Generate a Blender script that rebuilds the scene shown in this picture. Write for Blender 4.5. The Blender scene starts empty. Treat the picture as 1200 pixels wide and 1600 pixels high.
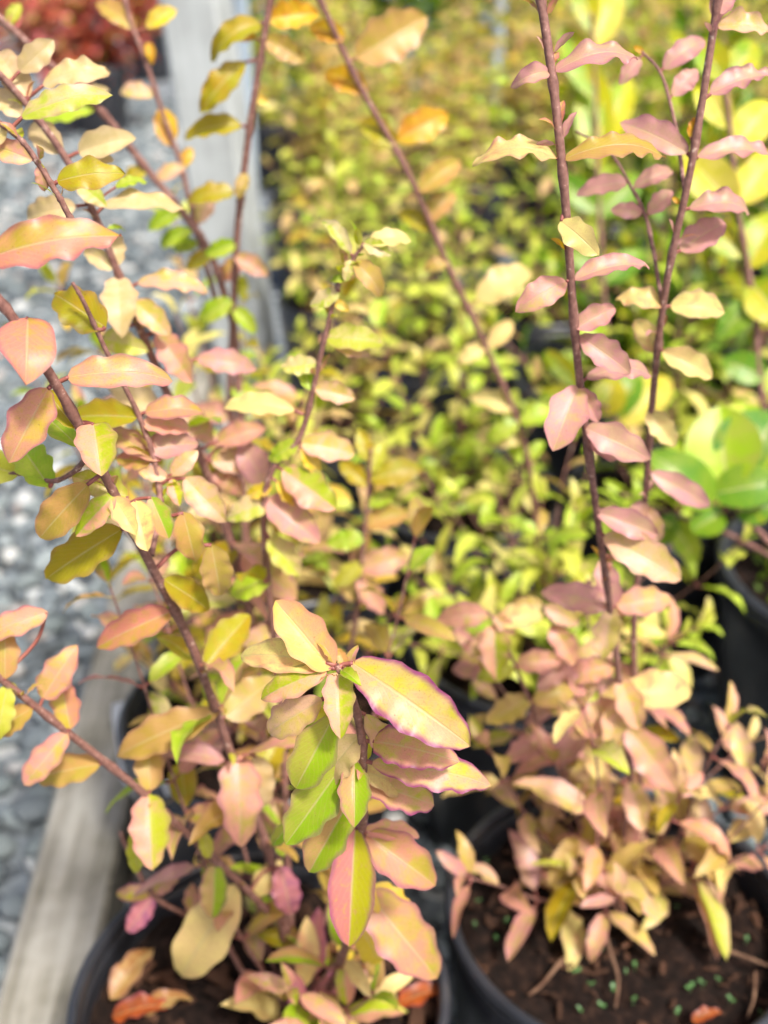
import bpy, math, random
import numpy as np
from mathutils import Vector, Matrix, noise as mnoise

# ------------------------------------------------------------------ camera
F = 1700.0                      # focal length in photo pixels (1200 x 1600)
H = 0.96                        # camera height above the gravel
PITCH = math.radians(28.0)
FOCUS = 0.495
FSTOP = 7.0
EXPOSURE = 1.06
scene = bpy.context.scene
col = scene.collection
cam_data = bpy.data.cameras.new("camera")
cam = bpy.data.objects.new("camera", cam_data)
col.objects.link(cam)
cam.location = (0, 0, H)
cam.rotation_euler = (math.pi / 2 - PITCH, 0, 0)
cam_data.sensor_fit = 'HORIZONTAL'
cam_data.sensor_width = 36.0
cam_data.lens = 36.0 * F / 1200.0
cam_data.clip_start = 0.01
cam_data.clip_end = 400
cam_data.dof.use_dof = True
cam_data.dof.focus_distance = FOCUS
cam_data.dof.aperture_fstop = FSTOP
scene.camera = cam

# ------------------------------------------------------------------ light
SUN_EL, SUN_AZ = math.radians(56), math.radians(146)    # azimuth clockwise from +Y: high, over the photographer's right shoulder
world = bpy.data.worlds.new("World")
scene.world = world
world.use_nodes = True
wn = world.node_tree.nodes
sky = wn.new('ShaderNodeTexSky')
sky.sky_type = 'NISHITA'
sky.sun_disc = False
sky.sun_elevation = SUN_EL
sky.sun_rotation = SUN_AZ
sky.dust_density = 5.0
sky.air_density = 0.75
sky.ozone_density = 0.4
wn['Background'].inputs[1].default_value = 0.12
world.node_tree.links.new(sky.outputs[0], wn['Background'].inputs[0])
sd = bpy.data.lights.new("sun", 'SUN')
sd.energy = 3.3
sd.angle = math.radians(8)
sd.color = (1.0, 0.965, 0.915)
sun = bpy.data.objects.new("sun", sd)
col.objects.link(sun)
sdir = Vector((math.sin(SUN_AZ) * math.cos(SUN_EL), math.cos(SUN_AZ) * math.cos(SUN_EL), math.sin(SUN_EL)))
sun.rotation_euler = sdir.to_track_quat('Z', 'Y').to_euler()
sun.location = (0, 0, 5)
scene.view_settings.view_transform = 'Standard'
scene.view_settings.look = 'None'
scene.view_settings.exposure = EXPOSURE
scene.view_settings.gamma = 1.0
scene.render.engine = 'CYCLES'
scene.cycles.max_bounces = 5
scene.cycles.diffuse_bounces = 3
scene.cycles.glossy_bounces = 2
scene.cycles.transmission_bounces = 4
scene.cycles.use_adaptive_sampling = True
scene.cycles.adaptive_threshold = 0.03
scene.cycles.use_denoising = True

# ------------------------------------------------------------------ helpers
CAM = Vector((0, 0, H))
FW = Vector((0, math.cos(PITCH), -math.sin(PITCH)))
UP = Vector((0, math.sin(PITCH), math.cos(PITCH)))
RT = Vector((1, 0, 0))
def ray(px, py):
    return FW + RT * ((px - 600) / F) - UP * ((py - 800) / F)
def P(px, py, Z):
    return CAM + ray(px, py) * Z
def G(px, py, h=0.0):
    d = ray(px, py)
    return CAM + d * ((h - H) / d.z)
def lin(c):
    return tuple((x / 255.0 / 12.92 if x / 255.0 <= 0.04045 else ((x / 255.0 + 0.055) / 1.055) ** 2.4) for x in c)
KA = 0.70                        # displayed colour -> pigment
def pig(c, k=1.0):
    r = lin(c)
    g = 0.3 * r[0] + 0.59 * r[1] + 0.11 * r[2]
    return tuple(max(0.004, x * 1.15 - g * 0.15) * KA * k for x in r)

def link(o, parent=None):
    col.objects.link(o)
    if parent is not None:
        o.parent = parent
    return o
def mesh_obj(name, me, parent=None, mat=None):
    o = bpy.data.objects.new(name, me)
    if mat is not None and not me.materials:
        me.materials.append(mat)
    return link(o, parent)
def tag(o, label, cat, group=None, kind=None):
    o['label'] = label
    o['category'] = cat
    if group:
        o['group'] = group
    if kind:
        o['kind'] = kind
    return o
def empty(name, loc, rz=0.0):
    o = bpy.data.objects.new(name, None)
    o.empty_display_size = 0.05
    o.location = loc
    o.rotation_euler = (0, 0, rz)
    return link(o)
def make_mesh(name, V, Fc, uv=None, smooth=True, mats=(), midx=None):
    me = bpy.data.meshes.new(name)
    me.from_pydata([tuple(v) for v in V], [], Fc)
    if smooth:
        me.polygons.foreach_set('use_smooth', [True] * len(me.polygons))
    if uv is not None:
        l = me.uv_layers.new(name='UVMap')
        li = np.zeros(len(me.loops), dtype=np.int32)
        me.loops.foreach_get('vertex_index', li)
        l.data.foreach_set('uv', np.asarray(uv, dtype=np.float32)[li].ravel())
    for m in mats:
        me.materials.append(m)
    if midx is not None:
        me.polygons.foreach_set('material_index', midx)
    me.update()
    return me

# ------------------------------------------------------------------ materials
class NT:
    def __init__(s, name):
        s.m = bpy.data.materials.new(name)
        s.m.use_nodes = True
        s.t = s.m.node_tree
        s.t.nodes.clear()
        s.out = s.t.nodes.new('ShaderNodeOutputMaterial')
    def n(s, typ, **kw):
        nd = s.t.nodes.new(typ)
        for k, v in kw.items():
            if k.startswith('i_'):
                nd.inputs[k[2:].replace('_', ' ')].default_value = v
            else:
                setattr(nd, k, v)
        return nd
    def l(s, a, b):
        s.t.links.new(a, b)
    def put(s, sock, v):
        if hasattr(v, 'is_linked'):
            s.l(v, sock)
        else:
            sock.default_value = v
    def math(s, op, a, b=None, c=None, clamp=False):
        nd = s.n('ShaderNodeMath', operation=op, use_clamp=clamp)
        s.put(nd.inputs[0], a)
        if b is not None: s.put(nd.inputs[1], b)
        if c is not None: s.put(nd.inputs[2], c)
        return nd.outputs[0]
    def step(s, x, a, b):
        nd = s.n('ShaderNodeMapRange', interpolation_type='SMOOTHSTEP')
        s.put(nd.inputs[0], x)
        nd.inputs[1].default_value = a
        nd.inputs[2].default_value = b
        return nd.outputs[0]
    def mix(s, f, a, b, blend='MIX'):
        nd = s.n('ShaderNodeMix', data_type='RGBA', blend_type=blend)
        s.put(nd.inputs[0], f)
        s.put(nd.inputs[6], a if hasattr(a, 'is_linked') else (*a[:3], 1))
        s.put(nd.inputs[7], b if hasattr(b, 'is_linked') else (*b[:3], 1))
        return nd.outputs[2]
    def noise(s, vec, scale, detail=3, rough=0.55, dist=0.0):
        nd = s.n('ShaderNodeTexNoise')
        nd.inputs['Scale'].default_value = scale
        nd.inputs['Detail'].default_value = detail
        nd.inputs['Roughness'].default_value = rough
        nd.inputs['Distortion'].default_value = dist
        if vec is not None: s.l(vec, nd.inputs['Vector'])
        return nd
    def bump(s, h, dist, strength=0.5):
        nd = s.n('ShaderNodeBump')
        nd.inputs['Distance'].default_value = dist
        nd.inputs['Strength'].default_value = strength
        s.l(h, nd.inputs['Height'])
        return nd.outputs[0]
    def bsdf(s, colr, rough=0.5, spec=0.5, normal=None):
        b = s.n('ShaderNodeBsdfPrincipled')
        s.put(b.inputs['Base Color'], colr if hasattr(colr, 'is_linked') else (*colr[:3], 1))
        s.put(b.inputs['Roughness'], rough)
        b.inputs['Specular IOR Level'].default_value = spec
        if normal is not None: s.l(normal, b.inputs['Normal'])
        return b
    def done(s, sh):
        s.l(sh, s.out.inputs[0])
        return s.m

def leaf_material(name, per_object, rough=0.42, trans=0.36, spec=0.4):
    t = NT(name)
    uvn = t.n('ShaderNodeUVMap', uv_map='UVMap')
    sep = t.n('ShaderNodeSeparateXYZ')
    t.l(uvn.outputs[0], sep.inputs[0])
    u, v = sep.outputs[0], sep.outputs[1]
    if per_object:
        oi = t.n('ShaderNodeObjectInfo')
        A = oi.outputs['Color']
        at = t.n('ShaderNodeAttribute', attribute_type='OBJECT', attribute_name='tint')
        B = at.outputs['Color']
        ap = t.n('ShaderNodeAttribute', attribute_type='OBJECT', attribute_name='blush')
        sp = t.n('ShaderNodeSeparateXYZ')
        t.l(ap.outputs['Vector'], sp.inputs[0])
        split, margin, bias = sp.outputs
        rnd = oi.outputs['Random']
    else:
        a1 = t.n('ShaderNodeAttribute', attribute_type='GEOMETRY', attribute_name='ca')
        a2 = t.n('ShaderNodeAttribute', attribute_type='GEOMETRY', attribute_name='cb')
        A, B = a1.outputs['Color'], a2.outputs['Color']
        split, margin, bias = 0.15, 0.25, 0.0
        rnd = a1.outputs['Alpha']
    off = t.n('ShaderNodeCombineXYZ')
    t.l(t.math('MULTIPLY', rnd, 61.0), off.inputs[2])
    t.l(t.math('MULTIPLY', v, 2.6), off.inputs[1])
    t.l(u, off.inputs[0])
    nz = t.noise(off.outputs[0], 1.9, 2 if per_object else 1, 0.55, 0.4 if per_object else 0.0).outputs[0]
    fine = t.noise(off.outputs[0], 26.0, 1, 0.6).outputs[0] if per_object else nz
    uu = t.math('MULTIPLY_ADD', u, 2.0, -1.0)
    au = t.math('ABSOLUTE', uu)
    m = t.math('MULTIPLY_ADD', t.step(uu, -0.10, 0.10), -2.0, 1.0)
    m = t.math('MULTIPLY_ADD', m, split, nz)
    m = t.math('ADD', m, bias)
    fac = t.step(m, 0.27, 0.74)
    c = t.mix(fac, A, B)
    # fine mottling of the pigment
    c = t.mix(t.math('MULTIPLY', t.step(fine, 0.48, 0.80), 0.34), c, (0.30, 0.12, 0.07))
    if per_object:
        blot = t.noise(off.outputs[0], 5.5, 3, 0.65, 0.8).outputs[0]
        c = t.mix(t.math('MULTIPLY', t.step(blot, 0.50, 0.72), 0.38), c, B)
        c = t.mix(t.math('MULTIPLY', t.step(blot, 0.47, 0.28), 0.30), c, A)
    # purple red margin
    edge = t.math('MULTIPLY', t.step(t.math('ADD', au, t.math('MULTIPLY', nz, 0.28)), 0.84, 1.12), margin)
    c = t.mix(edge, c, (0.24, 0.05, 0.13))
    if per_object:
        ph = t.math('SUBTRACT', t.math('MULTIPLY', v, 34.0), t.math('MULTIPLY', au, 12.0))
        ph = t.math('ADD', ph, t.math('MULTIPLY', nz, 5.0))
        vein = t.math('POWER', t.math('ABSOLUTE', t.math('SINE', ph)), 22.0)
        c = t.mix(t.math('MULTIPLY', vein, 0.10), c, (0.52, 0.40, 0.20))
        spk = t.noise(off.outputs[0], 17.0, 0, 0.5).outputs[0]
        c = t.mix(t.math('MULTIPLY', t.step(spk, 0.80, 0.87), 0.55), c, (0.13, 0.05, 0.035))
    # pale midrib
    rib = t.math('SUBTRACT', 1.0, t.step(au, 0.015, 0.075))
    c = t.mix(t.math('MULTIPLY', rib, 0.45), c, (0.50, 0.42, 0.20))
    # side veins as fine relief
    nrm = None
    if per_object:
        hgt = t.math('SUBTRACT', t.math('MULTIPLY', vein, -0.10), rib)
        hgt = t.math('ADD', hgt, t.math('MULTIPLY', nz, 0.6))
        nrm = t.bump(hgt, 0.0006, 0.45)
    b = t.bsdf(c, rough, spec, nrm)
    tr = t.n('ShaderNodeBsdfTranslucent')
    hs = t.n('ShaderNodeHueSaturation')
    hs.inputs['Saturation'].default_value = 1.08
    hs.inputs['Value'].default_value = 1.25
    t.l(c, hs.inputs['Color'])
    t.l(hs.outputs[0], tr.inputs[0])
    mx = t.n('ShaderNodeMixShader')
    mx.inputs[0].default_value = trans
    t.l(b.outputs[0], mx.inputs[1])
    t.l(tr.outputs[0], mx.inputs[2])
    return t.done(mx.outputs[0])
M_leaf = leaf_material('leaf_pigment', True)
M_mass = leaf_material('leaf_mass_pigment', False, 0.42, 0.45, 0.4)
M_broad = leaf_material('broad_leaf_pigment', True, 0.42, 0.30, 0.4)

def simple_noise_mat(name, stops, scale, rough=0.8, bump_d=0.002, bump_s=0.6, spec=0.3, rand=0.0, detail=5, stretch=None):
    t = NT(name)
    tc = t.n('ShaderNodeTexCoord')
    vec = tc.outputs['Object']
    if stretch:
        mp = t.n('ShaderNodeMapping')
        mp.inputs['Scale'].default_value = stretch
        t.l(vec, mp.inputs[0])
        vec = mp.outputs[0]
    if rand:
        oi = t.n('ShaderNodeObjectInfo')
        va = t.n('ShaderNodeVectorMath', operation='ADD')
        sc = t.n('ShaderNodeVectorMath', operation='SCALE')
        sc.inputs[0].default_value = (17.0, 31.0, 7.0)
        t.l(oi.outputs['Random'], sc.inputs['Scale'])
        t.l(vec, va.inputs[0]); t.l(sc.outputs[0], va.inputs[1])
        vec = va.outputs[0]
    nz = t.noise(vec, scale, detail, 0.6)
    cr = t.n('ShaderNodeValToRGB')
    el = cr.color_ramp.elements
    while len(el) < len(stops): el.new(0.5)
    for e, (p, c) in zip(el, stops):
        e.position = p; e.color = (*c, 1)
    t.l(nz.outputs[0], cr.inputs[0])
    c = cr.outputs[0]
    if rand:
        hs = t.n('ShaderNodeHueSaturation')
        t.l(c, hs.inputs['Color'])
        t.l(t.math('MULTIPLY_ADD', oi.outputs['Random'], rand * 2, 1 - rand), hs.inputs['Value'])
        c = hs.outputs[0]
    n2 = t.noise(vec, scale * 4, 4, 0.6)
    return t.done(t.bsdf(c, rough, spec, t.bump(n2.outputs[0], bump_d, bump_s)).outputs[0])

M_stem = simple_noise_mat('bark_brown', [(0.3, (0.11, 0.046, 0.036)), (0.5, (0.19, 0.09, 0.07)), (0.62, (0.24, 0.12, 0.095)), (0.70, (0.50, 0.38, 0.30))], 300, 0.6, 0.0006, 0.6, 0.35)
M_pet = simple_noise_mat('petiole_red', [(0.3, (0.16, 0.035, 0.035)), (0.7, (0.26, 0.09, 0.06))], 150, 0.5, 0.0003, 0.3, 0.4)
M_pot = simple_noise_mat('black_plastic', [(0.35, (0.012, 0.013, 0.016)), (0.58, (0.024, 0.025, 0.030)), (0.72, (0.060, 0.056, 0.052))], 14, 0.36, 0.0004, 0.25, 0.5, 0.15)
M_soil = simple_noise_mat('potting_soil', [(0.35, (0.006, 0.004, 0.003)), (0.55, (0.020, 0.011, 0.008)), (0.8, (0.065, 0.034, 0.021))], 110, 0.95, 0.006, 1.0, 0.15)
M_chip = simple_noise_mat('bark_chip_brown', [(0.25, (0.018, 0.009, 0.006)), (0.5, (0.045, 0.021, 0.012)), (0.8, (0.13, 0.062, 0.032))], 60, 0.85, 0.001, 0.6, 0.2, 0.6)
M_root = simple_noise_mat('root_brown', [(0.3, (0.10, 0.05, 0.03)), (0.7, (0.22, 0.13, 0.08))], 90, 0.8, 0.0006, 0.5, 0.2, 0.3)

def stone_material():
    t = NT('blue_grey_stone')
    oi = t.n('ShaderNodeObjectInfo')
    at = t.n('ShaderNodeAttribute', attribute_type='GEOMETRY', attribute_name='rnd')
    r = t.math('FRACT', t.math('ADD', oi.outputs['Random'], at.outputs['Fac']))
    cr = t.n('ShaderNodeValToRGB')
    el = cr.color_ramp.elements
    stops = [(0.0, (0.02, 0.026, 0.032)), (0.2, (0.07, 0.09, 0.105)), (0.45, (0.13, 0.16, 0.175)), (0.62, (0.085, 0.11, 0.11)), (0.8, (0.21, 0.245, 0.25)), (0.90, (0.50, 0.51, 0.49)), (1.0, (0.18, 0.12, 0.09))]
    while len(el) < len(stops): el.new(0.5)
    for e, (p, c) in zip(el, stops):
        e.position = p; e.color = (*c, 1)
    t.l(r, cr.inputs[0])
    tc = t.n('ShaderNodeTexCoord')
    nz = t.noise(tc.outputs['Object'], 90, 5, 0.65)
    c = t.mix(t.step(nz.outputs[0], 0.35, 0.7), cr.outputs[0], (0.25, 0.27, 0.27), 'MIX')
    c = t.mix(0.55, cr.outputs[0], c)
    return t.done(t.bsdf(c, 0.75, 0.3, t.bump(nz.outputs[0], 0.002, 0.5)).outputs[0])
M_stone = stone_material()

def ground_material():
    t = NT('fine_gravel_bed')
    tc = t.n('ShaderNodeTexCoord')
    vo = t.n('ShaderNodeTexVoronoi')
    vo.inputs['Scale'].default_value = 34
    t.l(tc.outputs['Object'], vo.inputs['Vector'])
    sep = t.n('ShaderNodeSeparateColor')
    t.l(vo.outputs['Color'], sep.inputs[0])
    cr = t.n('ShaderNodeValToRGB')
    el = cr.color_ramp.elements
    stops = [(0.0, (0.035, 0.042, 0.05)), (0.35, (0.08, 0.095, 0.11)), (0.65, (0.14, 0.165, 0.185)), (0.9, (0.24, 0.27, 0.29)), (1.0, (0.36, 0.37, 0.36))]  # dark overall: soil between stones, with the shade of the gaps in the colour
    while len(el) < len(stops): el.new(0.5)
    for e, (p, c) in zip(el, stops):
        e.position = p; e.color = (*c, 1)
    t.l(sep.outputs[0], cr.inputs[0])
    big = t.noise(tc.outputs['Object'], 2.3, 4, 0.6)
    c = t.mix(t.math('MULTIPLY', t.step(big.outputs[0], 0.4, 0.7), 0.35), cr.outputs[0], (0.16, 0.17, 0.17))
    return t.done(t.bsdf(c, 0.85, 0.25, t.bump(vo.outputs['Distance'], 0.012, 0.9)).outputs[0])
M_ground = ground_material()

def timber_material(name, stops, gscale=1.0):
    t = NT(name)
    tc = t.n('ShaderNodeTexCoord')
    mp = t.n('ShaderNodeMapping')
    mp.inputs['Scale'].default_value = (60 * gscale, 2.2 * gscale, 60 * gscale)
    t.l(tc.outputs['Object'], mp.inputs[0])
    g = t.noise(mp.outputs[0], 1.0, 5, 0.65, 0.6)
    big = t.noise(tc.outputs['Object'], 9, 4, 0.6)
    cr = t.n('ShaderNodeValToRGB')
    el = cr.color_ramp.elements
    while len(el) < len(stops): el.new(0.5)
    for e, (p, c) in zip(el, stops):
        e.position = p; e.color = (*c, 1)
    t.l(t.math('MULTIPLY_ADD', big.outputs[0], 0.5, t.math('MULTIPLY', g.outputs[0], 0.55)), cr.inputs[0])
    return t.done(t.bsdf(cr.outputs[0], 0.85, 0.2, t.bump(g.outputs[0], 0.003, 0.7)).outputs[0])
M_timber = timber_material('weathered_timber', [(0.36, (0.05, 0.046, 0.036)), (0.46, (0.17, 0.158, 0.125)), (0.56, (0.27, 0.255, 0.215)), (0.70, (0.40, 0.385, 0.335))])
M_post = timber_material('grey_post_timber', [(0.30, (0.22, 0.23, 0.22)), (0.5, (0.34, 0.36, 0.355)), (0.75, (0.46, 0.49, 0.49))], 0.6)
def plain(name, c, rough=0.5, spec=0.5, metal=0.0):
    t = NT(name)
    tc = t.n('ShaderNodeTexCoord')
    nz = t.noise(tc.outputs['Object'], 30, 4, 0.6)
    cc = t.mix(t.step(nz.outputs[0], 0.3, 0.75), c, tuple(x * 0.8 for x in c))
    b = t.bsdf(cc, rough, spec, t.bump(nz.outputs[0], 0.0006, 0.3))
    b.inputs['Metallic'].default_value = metal
    return t.done(b.outputs[0])
M_steel = plain('galvanised_steel', (0.33, 0.40, 0.47), 0.5, 0.5, 0.2)
M_tag = plain('white_plastic_tag', (0.62, 0.66, 0.72), 0.4)
M_seed = plain('seedling_green', (0.06, 0.15, 0.04), 0.5)

# ------------------------------------------------------------------ ground and gravel
rng = random.Random(11)
nr = np.random.default_rng(5)
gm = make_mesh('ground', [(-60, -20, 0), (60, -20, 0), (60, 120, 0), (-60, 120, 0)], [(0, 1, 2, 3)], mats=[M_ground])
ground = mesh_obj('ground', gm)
ground['kind'] = 'structure'

import bmesh
def ico(sub):
    bm = bmesh.new()
    bmesh.ops.create_icosphere(bm, subdivisions=sub, radius=1.0)
    V = np.array([v.co[:] for v in bm.verts]); Fc = np.array([[v.index for v in f.verts] for f in bm.faces])
    bm.free()
    return V, Fc
ICO_V, ICO_F = ico(2)
ICO1_V, ICO1_F = ico(1)
def stone_shape(seed, V):
    r = np.random.default_rng(seed)
    out = V.copy()
    for _ in range(7):                       # chop with random planes: broken river stone
        n = r.normal(size=3); n /= np.linalg.norm(n)
        d = r.uniform(0.55, 0.9)
        s = out @ n
        k = np.maximum(0, s - d)
        out -= np.outer(k * 0.85, n)
    return out * np.array([r.uniform(0.8, 1.2), r.uniform(0.65, 1.0), r.uniform(0.45, 0.75)])
stone_meshes = []
for i in range(10):
    sv = stone_shape(i, ICO_V)
    stone_meshes.append((make_mesh('stone', sv, ICO_F.tolist(), mats=[M_stone]), stone_shape(i, ICO1_V)))

BOARD_H = 0.085
b0 = G(62, 1580, BOARD_H); b1 = G(232, 860, BOARD_H)
bd = (b1 - b0); bd.z = 0; bd.normalize()
bn = Vector((bd.y, -bd.x, 0))                # to the right of the board: the plant bed
BOARD_W = 0.088
def board_side(x, y):
    return (Vector((x, y, 0)) - Vector((b0.x, b0.y, 0))).dot(bn)

stone_spots = []
def in_view(x, y, z=0.0, m=60):
    d = Vector((x, y, z)) - CAM
    Z = d.dot(FW)
    if Z < 0.05: return None
    px = 600 + F * d.dot(RT) / Z; py = 800 - F * d.dot(UP) / Z
    if -m < px < 1200 + m and -m < py < 1600 + m:
        return px, py, Z
    return None
y = 0.45
while y < 7.5:
    sp = 0.031 if y < 2.6 else (0.036 if y < 4.6 else 0.055)
    x = -3.2
    while x < (1.6 if y < 2.6 else -.2):
        jx = x + rng.uniform(-0.5, 0.5) * sp; jy = y + rng.uniform(-0.5, 0.5) * sp
        s = board_side(jx, jy)
        iv = in_view(jx, jy)
        left = s < -BOARD_W / 2 - 0.008
        if iv and (left or (s > BOARD_W / 2 + 0.01 and jy < 2.4)):
            stone_spots.append((jx, jy, left, iv[2], iv[0]))
        x += sp
    y += sp
stone_spots.sort(key=lambda s: (not (s[2] and s[4] > -30), s[3]))
spots_near, spots_far = stone_spots[:290], stone_spots[290:]
for (x, y, _, Z, _) in spots_near:
    me, _ = stone_meshes[rng.randrange(10)]
    o = bpy.data.objects.new('stone', me)
    r = rng.uniform(0.013, 0.027)
    o.location = (x, y, r * rng.uniform(0.3, 0.75))
    o.scale = (r, r, r)
    o.rotation_euler = (rng.uniform(-.4, .4), rng.uniform(-.4, .4), rng.uniform(0, 6.3))
    link(o, ground)
VV, FF, RR = [], [], []
nvs = len(ICO1_V)
for k, (x, y, _, Z, _) in enumerate(spots_far):
    a = rng.uniform(0, 6.3); c, s = math.cos(a), math.sin(a)
    r = rng.uniform(0.013, 0.026) * (1.0 if y < 2.6 else (1.25 if y < 4.6 else 1.8))
    vv = stone_meshes[rng.randrange(10)][1] * r
    rot = np.array([[c, -s, 0], [s, c, 0], [0, 0, 1]])
    vv = vv @ rot.T + np.array([x, y, r * rng.uniform(0.25, 0.7)])
    VV.append(vv); FF.append(ICO1_F + k * nvs); RR.append(np.full(nvs, rng.random()))
me = make_mesh('gravel', np.concatenate(VV), np.concatenate(FF).tolist(), mats=[M_stone])
at = me.attributes.new('rnd', 'FLOAT', 'POINT')
at.data.foreach_set('value', np.concatenate(RR).astype(np.float32))
o = mesh_obj('gravel', me)
tag(o, 'blue-grey broken gravel covering the ground around the pots', 'gravel', kind='stuff')

# ------------------------------------------------------------------ timber edging, posts
def rough_box(L, W, T, seed, n=26, bev=0.006):
    """a sawn timber along +Y with softened, slightly wandering arrises"""
    r = random.Random(seed)
    ring = []
    hw, ht = W / 2, T
    base = [(-hw + bev, 0), (hw - bev, 0), (hw, bev), (hw, ht - bev), (hw - bev, ht), (hw * .33, ht), (-hw * .33, ht), (-hw + bev, ht), (-hw, ht - bev), (-hw, bev)]
    V, Fc = [], []
    for i in range(n + 1):
        y = L * i / n
        for k, (x, z) in enumerate(base):
            q = mnoise.noise(Vector((x * 40, y * 6, z * 40 + seed)))
            V.append((x + q * 0.0022, y, z + (q * 0.0022 if z > 0.01 else 0)))
    m = len(base)
    for i in range(n):
        for k in range(m):
            a, b = i * m + k, i * m + (k + 1) % m
            Fc.append((a, b, b + m, a + m))
    Fc.append(tuple(range(m))[::-1]); Fc.append(tuple(range(n * m, n * m + m)))
    return V, Fc
brd_start = b0 - bd * 0.45
V, Fc = rough_box(2.55, BOARD_W, BOARD_H, 3, 60)
o = mesh_obj('timber_edging', make_mesh('timber_edging', V, Fc, smooth=False, mats=[M_timber]))
o.location = (brd_start.x, brd_start.y, 0.0)
o.rotation_euler = (0, 0, math.atan2(-bd.x, bd.y))
tag(o, 'weathered grey timber edging board lying between gravel and pots', 'edging')

# the leaning grey post where the edging ends
pb = P(356, 600, 2.62); pb.z = 0
ptop_dir = P(292, 0, 2.45) - P(372, 560, 2.62)
V, Fc = rough_box(1.7, 0.122, 0.122, 8, 20, 0.008)
o = mesh_obj('timber_post', make_mesh('timber_post', V, Fc, smooth=False, mats=[M_post]))
dirv = Vector((-0.075, -0.02, 1)).normalized()
qz = dirv.to_track_quat('Y', 'Z')
o.rotation_euler = qz.to_euler()
o.rotation_euler.rotate_axis('Y', math.radians(-24))
o.location = (pb.x, pb.y, -0.02)
tag(o, 'leaning pale grey square timber post at the end of the edging', 'post')

def revolve(profile, n, name, mats, closed=False):
    V, Fc = [], []
    m = len(profile)
    for i in range(n):
        a = 2 * math.pi * i / n
        for (r, z) in profile:
            V.append((r * math.cos(a), r * math.sin(a), z))
    for i in range(n):
        j = (i + 1) % n
        for k in range(m - 1):
            Fc.append((i * m + k, j * m + k, j * m + k + 1, i * m + k + 1))
        if closed:
            Fc.append((i * m + m - 1, j * m + m - 1, j * m, i * m))
    return make_mesh(name, V, Fc, mats=mats)
def pole(name, px, py, Z, r, h, mat, label, cat='pole'):
    b = P(px, py, Z)
    me = revolve([(0.0001, 0), (r * 1.5, 0), (r * 1.5, 0.03), (r, 0.05), (r, h - .01), (r * 1.12, h - .008), (r * 1.12, h), (0.0001, h + .004)], 14, name, [mat])
    o = mesh_obj(name, me)
    o.location = (b.x, b.y, 0)
    tag(o, label, cat)
    return o
pole('steel_pole', 392, 300, 2.95, 0.022, 1.9, M_steel, 'slim blue-grey steel pole close beside the leaning timber post')
pole('steel_pole', 780, 40, 5.55, 0.030, 2.2, M_steel, 'distant pale blue steel pole before the dark hedge')

# ------------------------------------------------------------------ stems and leaves
def catmull(pts, n):
    out = []
    p = [pts[0] * 2 - pts[1]] + list(pts) + [pts[-1] * 2 - pts[-2]]
    for i in range(1, len(p) - 2):
        for k in range(n):
            t = k / n
            a, b, c, d = p[i - 1], p[i], p[i + 1], p[i + 2]
            out.append(0.5 * ((2 * b) + (c - a) * t + (2 * a - 5 * b + 4 * c - d) * t * t + (3 * b - a - 3 * c + d) * t * t * t))
    out.append(pts[-1].copy())
    return out
def tube(pts, r0, r1, sides=7, knots=None):
    V, Fc = [], []
    n = len(pts)
    ref = Vector((0.3, 0.9, 0.1)).normalized()
    for i, p in enumerate(pts):
        d = (pts[min(i + 1, n - 1)] - pts[max(i - 1, 0)])
        if d.length < 1e-9: d = Vector((0, 0, 1))
        d.normalize()
        a = d.cross(ref)
        if a.length < 1e-4: a = d.cross(Vector((1, 0, 0)))
        a.normalize(); b = d.cross(a)
        t = i / (n - 1)
        r = r0 + (r1 - r0) * t
        if knots and knots > 0 and i % knots == 0 and 0 < i < n - 1: r *= 1.28
        for k in range(sides):
            th = 2 * math.pi * k / sides
            V.append(p + (a * math.cos(th) + b * math.sin(th)) * r)
    for i in range(n - 1):
        for k in range(sides):
            q = (k + 1) % sides
            Fc.append((i * sides + k, i * sides + q, (i + 1) * sides + q, (i + 1) * sides + k))
    Fc.append(tuple((n - 1) * sides + k for k in range(sides)))
    return V, Fc
def prof(v, p=0.84, q=0.62):
    return max(0.0, math.sin(math.pi * max(0.0, min(1.0, v)) ** p)) ** q
def leaf_mesh(L, W, arch=0.08, fold=0.25, wave=0.05, nw=3.5, ph=0.0, curl=0.1, twist=0.0, nv=14, nu=4, pet=None, mats=None, bite=0.0, p=0.84, q=0.62):
    V, uv, Fc, mi = [], [], [], []
    cf, sf = math.cos(fold), math.sin(fold)
    for i in range(nv + 1):
        v = i / nv
        half = W / 2 * prof(v, p, q)
        zc = arch * L * 4 * v * (1 - v) - curl * L * max(0.0, v - 0.55) ** 2 * 2.2
        tw = twist * (v - 0.3)
        ct, st = math.cos(tw), math.sin(tw)
        for j in range(-nu, nu + 1):
            u = j / nu
            side_ph = ph if u < 0 else ph * 1.7 + 1.1
            wv = wave * W * u * u * math.sin(2 * math.pi * nw * v + side_ph + 1.3 * math.sin(4.1 * v + 2 * ph)) * min(1.0, 3 * v * (1.3 - v)) * (0.75 + 0.45 * math.sin(5.3 * v + ph + 1.5 * u))
            hw = half * (1 + bite * u * u * math.sin(2 * math.pi * nw * 1.05 * v + side_ph + 1.2))
            x = u * hw * cf
            z = abs(u) ** 1.25 * hw * sf + wv
            V.append((x * ct - z * st, v * L, zc + x * st + z * ct))
            uv.append((u * 0.5 + 0.5, v))
    m = 2 * nu + 1
    for i in range(nv):
        for j in range(m - 1):
            a = i * m + j
            Fc.append((a, a + 1, a + 1 + m, a + m)); mi.append(0)
    if pet:
        b = len(V)
        tv, tf = tube(pet[0], pet[1] * 1.25, pet[1], 5)
        V += [tuple(x) for x in tv]
        uv += [(0.5, 0.0)] * len(tv)
        for f in tf:
            Fc.append(tuple(x + b for x in f)); mi.append(1)
    return make_mesh('leaf', V, Fc, uv=uv, mats=mats or [M_leaf, M_pet], midx=mi)

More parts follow.
